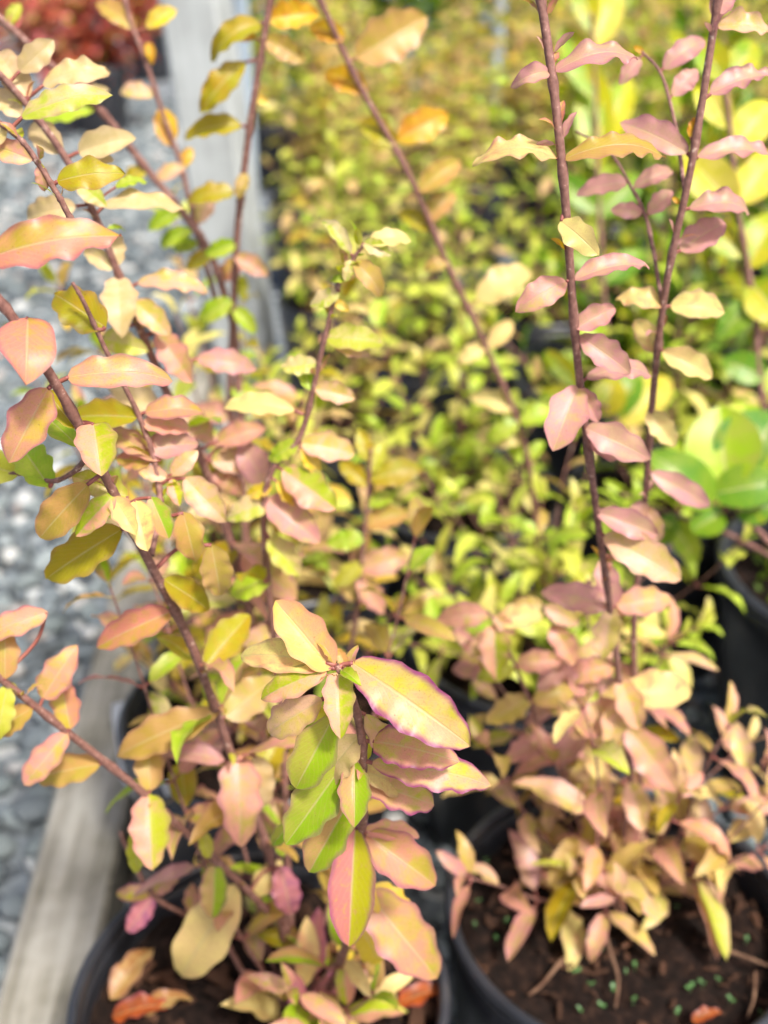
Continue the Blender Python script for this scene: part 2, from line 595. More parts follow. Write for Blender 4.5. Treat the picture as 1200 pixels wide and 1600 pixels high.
# pigments: (colour A, colour B, split across the midrib, purple margin, bias)
PAL = {
    'pk': ((226, 166, 150), (202, 184, 104), 0.06, 0.45, -0.09),
    'pp': ((236, 192, 164), (214, 200, 112), 0.08, 0.35, -0.07),
    'pg': ((230, 174, 148), (186, 198, 74), 0.20, 0.35, -0.04),    # pink left, green right
    'gp': ((182, 198, 72), (230, 174, 148), 0.16, 0.35, -0.03),
    'mg': ((206, 134, 128), (192, 188, 48), 0.30, 0.7, -0.02),    # mauve left, yellow-green right
    'og': ((206, 168, 116), (164, 194, 66), 0.24, 0.5, 0.0),      # tan olive left, green right
    'gg': ((182, 188, 92), (160, 194, 58), 0.20, 0.45, 0.0),
    'yp': ((222, 176, 140), (206, 204, 84), 0.10, 1.0, -0.06),   # yellow pink with purple rim
    'vp': ((222, 168, 146), (186, 190, 84), 0.04, 1.0, -0.10),    # pink violet
    'pe': ((234, 176, 138), (232, 194, 112), 0.16, 0.3, -0.02),
    'sa': ((218, 150, 128), (196, 174, 84), 0.12, 0.5, -0.05),
    'so': ((220, 162, 136), (196, 182, 86), 0.08, 0.6, -0.10),
    'cr': ((226, 202, 162), (216, 196, 140), 0.05, 0.15, 0.0),
    'cy': ((228, 208, 160), (190, 204, 88), 0.12, 0.15, -0.04),
    'yg': ((198, 200, 84), (206, 206, 110), 0.05, 0.15, 0.0),
    'yc': ((196, 204, 92), (226, 202, 150), 0.10, 0.25, -0.06),
    'gr': ((156, 188, 66), (184, 198, 92), 0.10, 0.1, 0.0),
    'ol': ((184, 160, 58), (176, 172, 62), 0.10, 0.25, 0.0),
    'ot': ((206, 164, 108), (192, 170, 88), 0.10, 0.3, -0.02),
    'go': ((224, 186, 58), (214, 150, 62), 0.12, 0.2, -0.06),
    'ly': ((240, 222, 152), (234, 206, 146), 0.05, 0.1, -0.02),
    'lp': ((240, 222, 150), (226, 160, 130), 0.05, 0.35, -0.16),
    'ye': ((240, 212, 92), (236, 204, 120), 0.05, 0.15, 0.0),
    'mv': ((212, 156, 154), (206, 172, 140), 0.05, 0.4, -0.04),
    'mt': ((216, 158, 150), (206, 190, 110), 0.05, 0.3, -0.16),
    'pu': ((216, 146, 146), (170, 104, 138), 0.10, 0.7, -0.10),
    'gl': ((168, 200, 66), (196, 208, 100), 0.05, 0.1, 0.0),
    'tn': ((204, 170, 118), (196, 176, 96), 0.08, 0.2, 0.0),
    'dg': ((96, 140, 46), (120, 156, 56), 0.05, 0.05, 0.0),
    'vy': ((104, 170, 70), (190, 208, 84), 0.0, 0.0, -0.06),
    'by': ((226, 214, 56), (160, 200, 40), 0.1, 0.0, -0.05),
    'by2': ((238, 222, 120), (230, 224, 80), 0.1, 0.0, -0.05),
    'bg': ((120, 182, 40), (166, 204, 60), 0.1, 0.0, 0.0),
    'f1': ((204, 206, 108), (190, 202, 96), 0.05, 0.05, 0.0),
    'f2': ((230, 216, 148), (214, 208, 122), 0.05, 0.05, 0.0),
    'f3': ((166, 196, 78), (190, 204, 100), 0.05, 0.05, 0.0),
    'f4': ((230, 188, 150), (220, 196, 132), 0.05, 0.1, 0.0),
    'rd': ((206, 92, 96), (214, 136, 96), 0.1, 0.2, 0.0),
    'rp': ((236, 150, 146), (206, 104, 110), 0.1, 0.1, 0.0),
    'ro': ((180, 116, 92), (170, 150, 70), 0.1, 0.1, 0.0),
}
prng = random.Random(77)
def jit(c, a=0.06):
    k = 1 + prng.uniform(-a, a)
    return tuple(max(0.0, x * k * (1 + prng.uniform(-a, a) * 0.5)) for x in c)
def paint(o, key):
    A, B, sp, mg, bi = PAL[key]
    k = {'f1': 1.2, 'f2': 1.2, 'f3': 1.2, 'f4': 1.2, 'vy': .62, 'bg': .62, 'dg': .7, 'by': .8, 'by2': .85}.get(key, 1.0)
    o.color = (*jit(pig(A, k), .09), 1)
    o['tint'] = (*jit(pig(B, k), .09), 1.0)
    o['blush'] = (sp, mg, bi + prng.uniform(-0.05, 0.05))

def leaf_from_pixels(stem, spec):
    bx, by, tx, ty, w, key, e, arch, dz = spec[:9]
    ex = spec[9] if len(spec) > 9 else {}
    pts = stem['pts']; pix = stem['pix']
    k = min(range(len(pix)), key=lambda i: (pix[i][0] - bx) ** 2 + (pix[i][1] - by) ** 2)
    node = pts[k]; Z0 = pix[k][2] + ex.get('zb', 0.0)
    Lpx = math.hypot(tx - bx, ty - by)
    B = P(bx, by, Z0)
    T = P(tx, ty, Z0 + dz * Lpx / F * Z0)
    a = T - B; L = a.length; a.normalize()
    W = w / F * Z0
    if ex.get('bite', 1) != 0 and ex is not None and not ex.get('plump'): W = min(W, L / 1.8)
    mid = (B + T) / 2
    vd = (mid - CAM).normalized()
    n0 = -vd - a * (-vd).dot(a); n0.normalize()
    up = Vector((0, 0, 1)); nu_ = up - a * up.dot(a)
    if nu_.length < 1e-3: nu_ = n0.copy()
    nu_.normalize()
    n = n0 * (1 - abs(e)) + nu_ * e
    n = n - a * n.dot(a); n.normalize()
    s = a.cross(n)
    M = Matrix((s, a, n)).transposed().to_4x4(); M.translation = B
    Mi = M.inverted()
    pn = Mi @ node
    dist = pn.length
    pet = None
    if 0.0005 < dist < 0.06:
        mdl = pn * 0.5 + Vector((0, -0.12 * dist, -0.12 * dist))
        pet = (catmull([pn, mdl, Vector((0, 0.02 * L, arch * L * 0.07))], 4), min(0.0011, 0.045 * W + 0.0003))
    wcap = 0.4 * min(1.0, (L / W) / 2.0) ** 2.2
    me = leaf_mesh(L, W, arch, ex.get('fold', prng.uniform(0.15, 0.5)), min(wcap, ex.get('wave', prng.uniform(0.03, 0.09)) * (0.95 if L / W > 1.7 else 0.6)), ex.get('nw', prng.uniform(2.6, 4.2)) * min(1.0, max(.5, L / W / 2)),
                   prng.uniform(0, 6.3), ex.get('curl', prng.uniform(0.0, 0.3)), ex.get('twist', prng.uniform(-0.45, 0.45)), 20, 4, pet, bite=ex.get('bite', prng.uniform(.05, .12)),
                   p=prng.uniform(.76, .98), q=prng.uniform(.52, .74))
    o = bpy.data.objects.new('leaf', me)
    o.matrix_basis = stem['inv'] @ M
    paint(o, key)
    link(o, stem['obj'])
    return o
def hero_stem(root, pixpts, r0, r1, base=None, name='stem'):
    pts = [P(*p) for p in pixpts]
    if base is not None: pts = [base] + pts
    sm = catmull(pts, 8)
    pix = []
    for q in sm:
        d = q - CAM; Z = d.dot(FW)
        pix.append((600 + F * d.dot(RT) / Z, 800 - F * d.dot(UP) / Z, Z))
    inv = Matrix.Translation(-Vector(root.location))
    V, Fc = tube([q - Vector(root.location) for q in sm], r0, r1, 9, 7)
    o = mesh_obj(name, make_mesh(name, V, Fc, mats=[M_stem]), root)
    return {'pts': sm, 'pix': pix, 'obj': o, 'inv': inv}

# ------------------------------------------------------------------ pots
def pot_meshes(R, h, tag_):
    rb = R * 0.80
    body = [(0.0001, 0.004), (rb * 0.96, 0.004), (rb, 0.012)]
    for i in range(1, 9):
        t = i / 9
        body.append((rb + (R * 0.975 - rb) * t, 0.012 + (h - 0.05) * t))
    body += [(R * 0.985, h - 0.036), (R * 0.985, h - 0.010)]
    body += [(R * 0.945, h - 0.010), (R * 0.938, h - 0.022), (R * 0.930, h - 0.026), (R * 0.934, h - 0.034), (R * 0.920, h - 0.040), (R * 0.924, h - 0.05), (R * 0.90, h - 0.12), (R * 0.80, 0.02), (0.0001, 0.02)]
    pm = revolve(body, 64, 'pot', [M_pot])
    prim = []
    for k in range(12):
        a = 2 * math.pi * k / 12
        prim.append((R * 0.972 + R * 0.036 * math.cos(a), h - 0.006 + 0.0085 * math.sin(a)))
    rm = revolve(prim, 64, 'rim', [M_pot], closed=True)
    return pm, rm
def soil_mesh(R, seed, bump=0.014, n=40, m=16):
    V, Fc = [(0, 0, mnoise.noise(Vector((seed, 0, 0))) * bump)], []
    for i in range(1, m + 1):
        for k in range(n):
            a = 2 * math.pi * k / n; r = R * i / m
            x, y = r * math.cos(a), r * math.sin(a)
            z = (mnoise.noise(Vector((x * 38 + seed, y * 38, 0))) + 0.6 * mnoise.noise(Vector((x * 95, y * 95 + seed, 4)))) * bump
            V.append((x, y, z))
    for k in range(n):
        Fc.append((0, 1 + k, 1 + (k + 1) % n))
    for i in range(m - 1):
        for k in range(n):
            a = 1 + i * n + k; b = 1 + i * n + (k + 1) % n
            Fc.append((a, a + n, b + n, b))
    return make_mesh('soil', V, Fc, mats=[M_soil])
POT3 = pot_meshes(0.14, 0.27, 'a')
POTD = pot_meshes(0.205, 0.31, 'd')
SOIL3 = [soil_mesh(0.131, s) for s in range(3)]
SOILD = soil_mesh(0.192, 9)
def add_pot(root, meshes=POT3, soil=None, h=0.27, drop=0.035):
    p = mesh_obj('pot', meshes[0], root)
    r = mesh_obj('rim', meshes[1], p)
    s = mesh_obj('soil', soil or SOIL3[prng.randrange(3)], root)
    s.location = (0, 0, h - drop)
    return p, s
def chip_mesh(seed):
    r = random.Random(seed)
    L, W, T = 1.0, r.uniform(0.2, 0.45), r.uniform(0.06, 0.14)
    V = []
    for i in range(5):
        y = (i / 4 - 0.5) * L
        ww = W * (0.6 + 0.4 * math.sin(math.pi * (0.15 + 0.7 * i / 4))) * r.uniform(0.8, 1.15)
        bend = r.uniform(-0.04, 0.04)
        for (x, z) in ((-ww / 2, -T / 2), (ww / 2, -T / 2), (ww / 2 * .85, T / 2), (-ww / 2 * .85, T / 2)):
            V.append((x + r.uniform(-.03, .03), y, z + bend + r.uniform(-.02, .02)))
    Fc = []
    for i in range(4):
        for k in range(4):
            a, b = i * 4 + k, i * 4 + (k + 1) % 4
            Fc.append((a, b, b + 4, a + 4))
    Fc += [(3, 2, 1, 0), (16, 17, 18, 19)]
    return make_mesh('bark_chip', V, Fc, smooth=False, mats=[M_chip])
CHIPS = [chip_mesh(i) for i in range(8)]
def scatter_chips(soil, R, n, lo, hi, seed):
    r = random.Random(seed)
    for _ in range(n):
        a = r.uniform(0, 6.3); q = R * math.sqrt(r.random()) * 0.95
        o = bpy.data.objects.new('bark_chip', CHIPS[r.randrange(8)])
        s = r.uniform(lo, hi)
        o.scale = (s, s, s)
        o.location = (q * math.cos(a), q * math.sin(a), 0.004 + r.uniform(0, 0.006))
        o.rotation_euler = (r.uniform(-.5, .5), r.uniform(-.4, .4), r.uniform(0, 6.3))
        link(o, soil)

# ------------------------------------------------------------------ shared leaf shapes and a shrub grower
POOL = [leaf_mesh(1.0, 0.36 + 0.025 * (i % 4), 0.05 + 0.03 * (i % 3), 0.2 + 0.06 * (i % 4), 0.06 + 0.02 * (i % 4), 2.2 + 0.4 * (i % 4), i * 1.3, 0.1 + 0.1 * (i % 4), (i % 5 - 2) * 0.22, 9, 2,
                  ([Vector((0, -0.13, -0.03)), Vector((0, -0.06, -0.012)), Vector((0, 0.02, 0.0))], 0.02), bite=0.03 + 0.02 * (i % 3), p=.76 + .05 * (i % 5), q=.55 + .07 * (i % 4)) for i in range(18)]
POOL_BROAD = [leaf_mesh(1.0, 0.46 + 0.03 * (i % 3), 0.06, 0.25 + 0.08 * (i % 3), 0.04, 1.8, i, 0.05 + 0.06 * (i % 3), (i % 3 - 1) * 0.1, 10, 3,
                        ([Vector((0, -0.14, -0.03)), Vector((0, -0.06, -0.012)), Vector((0, 0.02, 0.0))], 0.025), mats=[M_broad, M_pet], bite=0.02, p=1.05, q=0.68) for i in range(6)]
def leaf_frame(B, d, up, roll):
    a = d.normalized()
    n = up - a * up.dot(a)
    if n.length < 1e-3: n = Vector((0, 1, 0)) - a * a.y
    n.normalize()
    s = a.cross(n)
    n = (n * math.cos(roll) + s * math.sin(roll)).normalized()
    s = a.cross(n)
    M = Matrix((s, a, n)).transposed().to_4x4(); M.translation = B
    return M
def grow_stem(r, base, az, lean, length, bend=0.25, npt=7):
    d = Vector((math.cos(az) * math.sin(lean), math.sin(az) * math.sin(lean), math.cos(lean)))
    p = base.copy(); pts = [p.copy()]
    for i in range(npt):
        d = (d + Vector((r.uniform(-1, 1), r.uniform(-1, 1), r.uniform(-0.2, 1.0))) * bend * 0.35).normalized()
        p = p + d * (length / npt)
        pts.append(p.copy())
    return catmull(pts, 4)
def stem_leaves(r, pts, step, l0, l1, start=0.12, droop=0.0, spread=1.0):
    """opposite leaf pairs along a stem: yields (matrix, length)"""
    out = []
    acc, nxt, k = 0.0, None, 0
    tot = sum((pts[i + 1] - pts[i]).length for i in range(len(pts) - 1))
    nxt = tot * start
    for i in range(len(pts) - 1):
        seg = (pts[i + 1] - pts[i]); sl = seg.length
        while nxt <= acc + sl and sl > 0:
            q = pts[i] + seg * ((nxt - acc) / sl)
            d = seg.normalized()
            t = nxt / tot
            side = d.cross(Vector((0.2, 0.35, 1.0))); side.normalize()
            if k % 2: side = d.cross(side).normalized()
            rr = r.uniform(-0.5, 0.5)
            side = (side * math.cos(rr) + d.cross(side) * math.sin(rr)).normalized()
            for sg in (-1, 1):
                if r.random() < 0.08: continue
                ld = (side * sg * spread + d * r.uniform(0.25, 0.8) + Vector((0, 0, -droop + r.uniform(-0.3, 0.15)))).normalized()
                L = r.uniform(l0, l1) * (0.75 + 0.35 * math.sin(math.pi * min(1, t * 0.9 + 0.1)))
                out.append((leaf_frame(q + ld * L * 0.13, ld, Vector((0, 0, 1)) + d * 0.3, r.uniform(-0.6, 0.6)), L))
            nxt += step * r.uniform(0.8, 1.25); k += 1
        acc += sl
    d = (pts[-1] - pts[-3]).normalized()
    for sg in (-1, 1):
        side = d.cross(Vector((1, 0.3, 0.2))).normalized() * sg
        ld = (d + side * 0.6).normalized()
        L = l0 * r.uniform(0.7, 1.0)
        out.append((leaf_frame(pts[-1] + ld * L * 0.1, ld, side * -1 + Vector((0, 0, .4)), r.uniform(-.4, .4)), L))
    return out
def pick(r, mixes):
    x = r.random() * sum(w for _, w in mixes)
    for k, w in mixes:
        x -= w
        if x <= 0: return k
    return mixes[-1][0]
def add_stem_with_leaves(r, root, pts, rad, mixes, step, l0, l1, pool=POOL, name='stem', **kw):
    V, Fc = tube(pts, rad, rad * 0.45, 6, 5)
    so = mesh_obj(name, make_mesh(name, V, Fc, mats=[M_stem]), root)
    cnt = 0
    for M, L in stem_leaves(r, pts, step, l0, l1, **kw):
        o = bpy.data.objects.new('leaf', pool[r.randrange(len(pool))])
        o.matrix_basis = M @ Matrix.Diagonal((L, L, L, 1))
        paint(o, pick(r, mixes))
        link(o, so)
        cnt += 1
    return so, cnt

def auto_leaves(r, stem, y0, y1, mixes, step, l0, l1, **kw):
    """opposite pairs on the stretch of a traced stem that the picture shows only as a thicket"""
    root = stem['inv']
    pts = [root @ p for p, q in zip(stem['pts'], stem['pix']) if y0 < q[1] < y1]
    if len(pts) < 4: return
    for M, L in stem_leaves(r, pts, step, l0, l1, start=.02, droop=.1, **kw)[:-2]:
        o = bpy.data.objects.new('leaf', POOL[r.randrange(len(POOL))])
        o.matrix_basis = M @ Matrix.Diagonal((L, L, L, 1))
        paint(o, pick(r, mixes))
        link(o, stem['obj'])

# ================================================================== the front left shrub
SZ = 0.235
pA = G(408, 1545, 0.27); pA.z = 0
A = empty('potted_shrub', pA)
tag(A, 'tall shrub with sharp pink and green leaf tips, in front pot beside timber edging', 'shrub', 'young shrubs in black nursery pots')
_, soilA = add_pot(A, soil=SOIL3[0])
scatter_chips(soilA, 0.128, 130, 0.010, 0.036, 4)
baseA = Vector((pA.x + 0.02, pA.y + 0.005, SZ))
def leaves(stem, rows):
    for row in rows:
        leaf_from_pixels(stem, row)
S1 = hero_stem(A, [(515, 1545, .80), (542, 1470, .72), (562, 1350, .62), (567, 1200, .525), (561, 1130, .507), (545, 1075, .498), (526, 1040, .492)], 0.0034, 0.0014, baseA + Vector((0.012, -0.01, 0)))
leaves(S1, [
    (520, 1046, 430, 938, 74, 'pe', .05, .05, .1, dict(fold=.35, wave=.02, twist=0)),
    (512, 1036, 370, 1022, 58, 'lp', .30, .08, .5, dict(wave=.06)),
    (512, 1046, 404, 1092, 50, 'gp', .25, .08, .2, dict(wave=.05)),
    (528, 1050, 532, 1152, 56, 'pg', .0, .06, -.4, dict(fold=.5, wave=.02, twist=0)),
    (540, 1042, 528, 1012, 24, 'ot', .0, .05, .2),
    (548, 1034, 736, 1166, 92, 'yp', .14, .10, -.15, dict(wave=.085, fold=.2, nw=4.4, bite=.06)),
    (582, 1158, 718, 1190, 66, 'vp', .24, .12, -.2, dict(wave=.13, nw=4.6, bite=.10, fold=.15)),
    (578, 1192, 772, 1224, 64, 'vp', .24, .12, .05, dict(wave=.13, nw=4.6, bite=.10, fold=.15)),
    (505, 1092, 413, 1148, 62, 'pp', .12, .05, .4, dict(wave=.03)),
    (522, 1118, 460, 1236, 88, 'gg', .02, .05, .1, dict(fold=.45, wave=.02)),
    (554, 1188, 554, 1292, 62, 'og', .0, .03, -.35, dict(fold=.45, wave=.015, twist=0)),
    (538, 1192, 446, 1320, 78, 'gg', .02, .05, .15, dict(fold=.45, wave=.03)),
    (552, 1240, 480, 1368, 68, 'og', .02, .05, .1, dict(fold=.45, wave=.03)),
    (555, 1292, 545, 1482, 80, 'mg', .0, .04, -.1, dict(fold=.42, wave=.02, twist=0, bite=.03)),
    (562, 1220, 682, 1258, 66, 'vp', .15, .08, .25, dict(wave=.05)),
    (568, 1300, 658, 1304, 34, 'pk', .5, .12, .3),
    (572, 1302, 684, 1386, 82, 'so', .05, .06, .1, dict(wave=.03)),
    (580, 1384, 645, 1442, 60, 'ye', .05, .05, .2),
    (572, 1392, 686, 1532, 88, 'so', .02, .06, .0, dict(wave=.03)),
    (563, 1148, 500, 1225, 60, 'cr', .2, .05, .6),
    (560, 1200, 650, 1240, 50, 'lp', .2, .05, .7),
    (456, 1284, 424, 1322, 34, 'gg', .1, .05, .1, dict(zb=.01)),
    (556, 1440, 596, 1505, 58, 'ye', .1, .05, .4),
    (570, 1115, 612, 1180, 44, 'pp', .1, .05, .9),
])
S2 = hero_stem(A, [(440, 1420, .80), (405, 1285, .745), (366, 1190, .70), (300, 1010, .63), (230, 872, .57), (122, 662, .50), (60, 556, .472), (0, 470, .455), (-70, 392, .44)], 0.0032, 0.0020, baseA + Vector((-0.006, 0.012, 0)))
leaves(S2, [
    (-28, 408, 190, 368, 78, 'sa', .30, .15, .1, dict(wave=.13, nw=3.4, fold=.15, bite=.10, twist=.3)),
    (44, 496, 40, 590, 94, 'sa', .05, .05, -.7, dict(plump=1, wave=.08, nw=1.8, fold=.15, bite=.1, curl=.35)),
    (76, 606, 14, 722, 80, 'so', .05, .06, -.2, dict(wave=.04, fold=.5)),
    (104, 590, 270, 588, 58, 'pk', .42, .10, .2, dict(wave=.09, fold=.15, bite=.06)),
    (118, 670, 70, 608, 44, 'ol', .2, .05, .3),
    (146, 662, 158, 742, 68, 'pg', .02, .06, -.4, dict(plump=1, fold=.4, wave=.04)),
    (200, 776, 112, 744, 50, 'yc', .2, .06, -.1),
    (180, 772, 118, 838, 42, 'gp', .1, .10, -.1, dict(wave=.08, bite=.08)),
    (178, 776, 212, 834, 50, 'lp', .05, .04, -.3),
    (212, 782, 230, 860, 48, 'lp', .0, .05, -.3, dict(fold=.4)),
    (236, 776, 264, 842, 46, 'og', .05, .05, .1),
    (138, 756, 60, 842, 64, 'ot', .1, .06, .3),
    (192, 826, 70, 905, 66, 'ol', .12, .07, .3),
    (286, 800, 306, 880, 52, 'ot', .05, .05, .3),
    (330, 850, 346, 935, 58, 'tn', .05, .05, .5),
    (270, 955, 148, 1012, 58, 'sa', .18, .08, .1, dict(wave=.03)),
    (255, 905, 330, 955, 50, 'ol', .2, .05, .7),
    (320, 1040, 390, 960, 60, 'ol', .1, .05, .6),
    (350, 1120, 430, 1060, 66, 'tn', .1, .05, .6),
    (345, 1110, 178, 1182, 62, 'ot', .22, .09, .1),
    (374, 1180, 376, 1325, 68, 'pk', .02, .05, -.2, dict(wave=.04, fold=.25)),
    (400, 1180, 412, 1262, 48, 'cr', .05, .05, .3),
    (360, 1270, 288, 1274, 48, 'so', .1, .05, -.1),
])
S2t = hero_stem(A, [(143, 702, .512), (118, 735, .53), (80, 752, .545), (36, 738, .56), (-30, 752, .57)], 0.0015, 0.0009, name='twig')
leaves(S2t, [
    (78, 762, 28, 690, 60, 'gr', .1, .05, .8),
    (30, 742, -40, 722, 60, 'yg', .2, .05, .6),
    (125, 700, 60, 640, 46, 'gl', .2, .05, .9),
])
S3 = hero_stem(A, [(455, 1470, .82), (400, 1405, .775), (300, 1310, .715), (215, 1232, .67), (100, 1140, .62), (0, 1060, .58), (-90, 990, .55)], 0.0032, 0.0018, baseA + Vector((-0.01, -0.004, 0)))
leaves(S3, [
    (66, 1092, 120, 1008, 52, 'so', .08, .06, .1),
    (110, 1140, 94, 1056, 50, 'sa', .05, .05, .1),
    (106, 1144, 36, 1228, 48, 'pk', .08, .06, -.1),
    (158, 1194, 50, 1216, 50, 'ot', .22, .06, .2),
    (8, 1062, 8, 975, 44, 'ot', .1, .05, .1),
    (12, 1068, -6, 1160, 40, 'yg', .1, .05, .0),
    (52, 1106, -20, 1148, 46, 'ot', .1, .05, .1),
    (232, 1240, 238, 1360, 68, 'pg', .02, .06, -.3, dict(wave=.05, fold=.3)),
    (235, 1236, 232, 1150, 62, 'ot', .05, .05, .3),
    (215, 1290, 212, 1365, 34, 'yg', .05, .05, .3),
    (318, 1300, 326, 1342, 30, 'yg', .05, .05, .1),
    (336, 1350, 332, 1436, 46, 'og', .05, .05, -.1),
    (372, 1382, 276, 1535, 82, 'ly', .08, .07, .1),
    (75, 956, -40, 1000, 44, 'so', .2, .07, -.2, dict(zb=.0)),
    (396, 1400, 440, 1345, 60, 'ly', .2, .06, .2),
    (438, 1352, 456, 1432, 46, 'pu', .1, .06, .1),
])
S3b = hero_stem(A, [(350, 1470, .83), (290, 1430, .81), (238, 1398, .79), (200, 1330, .765), (188, 1300, .755)], 0.0022, 0.0012, baseA + Vector((-0.02, 0.0, 0)))
leaves(S3b, [
    (236, 1396, 181, 1396, 32, 'yp', .2, .06, -.1),
    (240, 1394, 283, 1358, 32, 'pk', .1, .06, .0),
    (240, 1402, 198, 1458, 36, 'pu', .1, .06, -.1),
    (300, 1430, 300, 1380, 44, 'pk', .1, .06, .2),
])
# upper left pale shoots
S6 = hero_stem(A, [(432, 1430, .86), (418, 1290, .85), (397, 1000, .80), (335, 770, .75), (262, 615, .705), (215, 505, .675), (186, 430, .655), (122, 280, .62), (36, 156, .595), (-60, 60, .57)], 0.0036, 0.0018, baseA + Vector((0.0, 0.018, 0)))
leaves(S6, [
    (30, 112, 84, 62, 66, 'cr', .1, .06, .0, dict(bite=.08, wave=.06)),
    (46, 152, -6, 78, 56, 'cr', .1, .06, .1),
    (66, 134, 172, 110, 49, 'cr', 0.50, 0.12, .1, dict(wave=.14, nw=3.2, fold=.1, bite=.07)),
    (36, 182, -12, 140, 50, 'cr', .1, .06, .1),
    (98, 240, 45, 190, 50, 'cr', .1, .06, .2),
    (122, 238, 212, 214, 58, 'cr', .25, .08, .1, dict(bite=.07)),
    (120, 322, 40, 340, 56, 'cr', .15, .12, .1),
    (122, 286, 166, 322, 50, 'cy', .1, .06, .0),
    (160, 322, 292, 326, 43, 'cr', 0.55, 0.12, .2, dict(wave=.14, nw=3.2, fold=.1, bite=.07)),
    (180, 292, 230, 282, 22, 'gr', 0.55, 0.12, .3, dict(wave=.14, nw=3.2, fold=.1, bite=.07)),
    (184, 416, 178, 362, 50, 'cr', .1, .06, .1),
    (178, 420, 130, 388, 46, 'cr', .1, .08, .0),
    (185, 432, 190, 524, 70, 'cr', .02, .06, -.3, dict(fold=.25)),
    (214, 442, 326, 452, 41, 'pp', 0.55, 0.12, .1, dict(wave=.14, nw=3.2, fold=.1, bite=.07)),
    (210, 470, 266, 524, 46, 'pp', .15, .1, .1),
    (246, 518, 300, 598, 50, 'pk', .1, .06, .1),
    (306, 560, 402, 576, 42, 'mv', .3, .09, .2),
    (158, 528, 232, 548, 46, 'yc', .2, .06, -.1),
    (130, 250, 178, 250, 40, 'cr', .2, .06, .2),
    (272, 636, 334, 690, 60, 'pk', .1, .06, .1),
    (250, 640, 170, 600, 46, 'cr', .2, .06, .2),
    (340, 690, 416, 668, 50, 'pk', .2, .08, .1),
    (345, 760, 300, 720, 40, 'ol', .2, .05, .3),
    (376, 690, 420, 768, 60, 'mv', .1, .05, .2),
    (330, 720, 400, 726, 44, 'pp', .2, .05, .3),
    (332, 740, 382, 772, 40, 'pk', .2, .05, .3),
    (380, 862, 464, 938, 70, 'pk', .05, .06, .0, dict(wave=.03, fold=.2)),
    (385, 860, 436, 860, 50, 'og', .2, .06, .2),
    (372, 850, 300, 905, 56, 'ol', .1, .06, .2),
    (394, 960, 320, 1010, 60, 'pk', .2, .06, .1),
    (398, 980, 460, 1010, 50, 'mv', .2, .06, .2),
    (398, 1010, 360, 1090, 56, 'tn', .1, .06, .1),
    (404, 1080, 470, 1130, 56, 'pk', .1, .06, .2),
    (402, 1080, 330, 1120, 50, 'ol', .2, .06, .2),
    (412, 1170, 350, 1220, 50, 'ot', .2, .06, .2),
    (414, 1250, 470, 1320, 50, 'pk', .1, .06, .2),
])
S5 = hero_stem(A, [(236, 868, .578), (250, 770, .592), (222, 662, .583), (166, 548, .562), (131, 472, .548), (113, 441, .543)], 0.0020, 0.0009)
leaves(S5, [
    (262, 745, 215, 736, 30, 'pp', .1, .06, -.1),
    (268, 742, 308, 704, 34, 'pp', .1, .06, -.1),
    (268, 748, 280, 790, 44, 'pg', .05, .05, -.3),
    (288, 746, 354, 816, 52, 'pp', .1, .06, .0),
    (252, 720, 164, 670, 42, 'pk', .2, .08, .3),
    (228, 700, 312, 692, 56, 'mv', .2, .06, .4),
    (236, 722, 182, 716, 40, 'sa', .2, .04, .4),
    (166, 512, 80, 455, 66, 'ol', .1, .05, .3),
    (216, 652, 112, 652, 54, 'ol', .3, .07, .3),
    (226, 644, 318, 640, 44, 'so', .35, .10, .2),
    (222, 662, 300, 670, 40, 'pk', .3, .08, .4),
])
S13 = hero_stem(A, [(-60, 415, .452), (10, 402, .470), (70, 385, .480), (112, 358, .482), (100, 322, .476), (84, 294, .472), (62, 258, .468), (36, 222, .464), (0, 192, .46), (-50, 150, .455)], 0.0017, 0.0010)
leaves(S13, [
    (32, 184, 174, 142, 46, 'yc', .38, .10, .1, dict(wave=.10, nw=4.6, fold=.1, bite=.07)),
    (88, 284, 195, 270, 52, 'ol', .30, .12, .1, dict(wave=.10, nw=2.2, fold=.1, bite=.12)),
    (52, 250, -18, 226, 48, 'pk', .15, .08, -.1),
    (60, 256, 70, 262, 10, 'yg', .1, .05, .1),
    (10, 198, -40, 240, 40, 'cr', .1, .05, .2),
    (62, 258, 70, 300, 30, 'pk', .1, .05, .4),
])
S9 = hero_stem(A, [(452, 1400, .83), (440, 1120, .77), (412, 790, .685), (470, 680, .665), (500, 560, .64), (527, 450, .62), (547, 412, .612), (568, 382, .606)], 0.0026, 0.0010, baseA + Vector((0.004, 0.02, 0)))
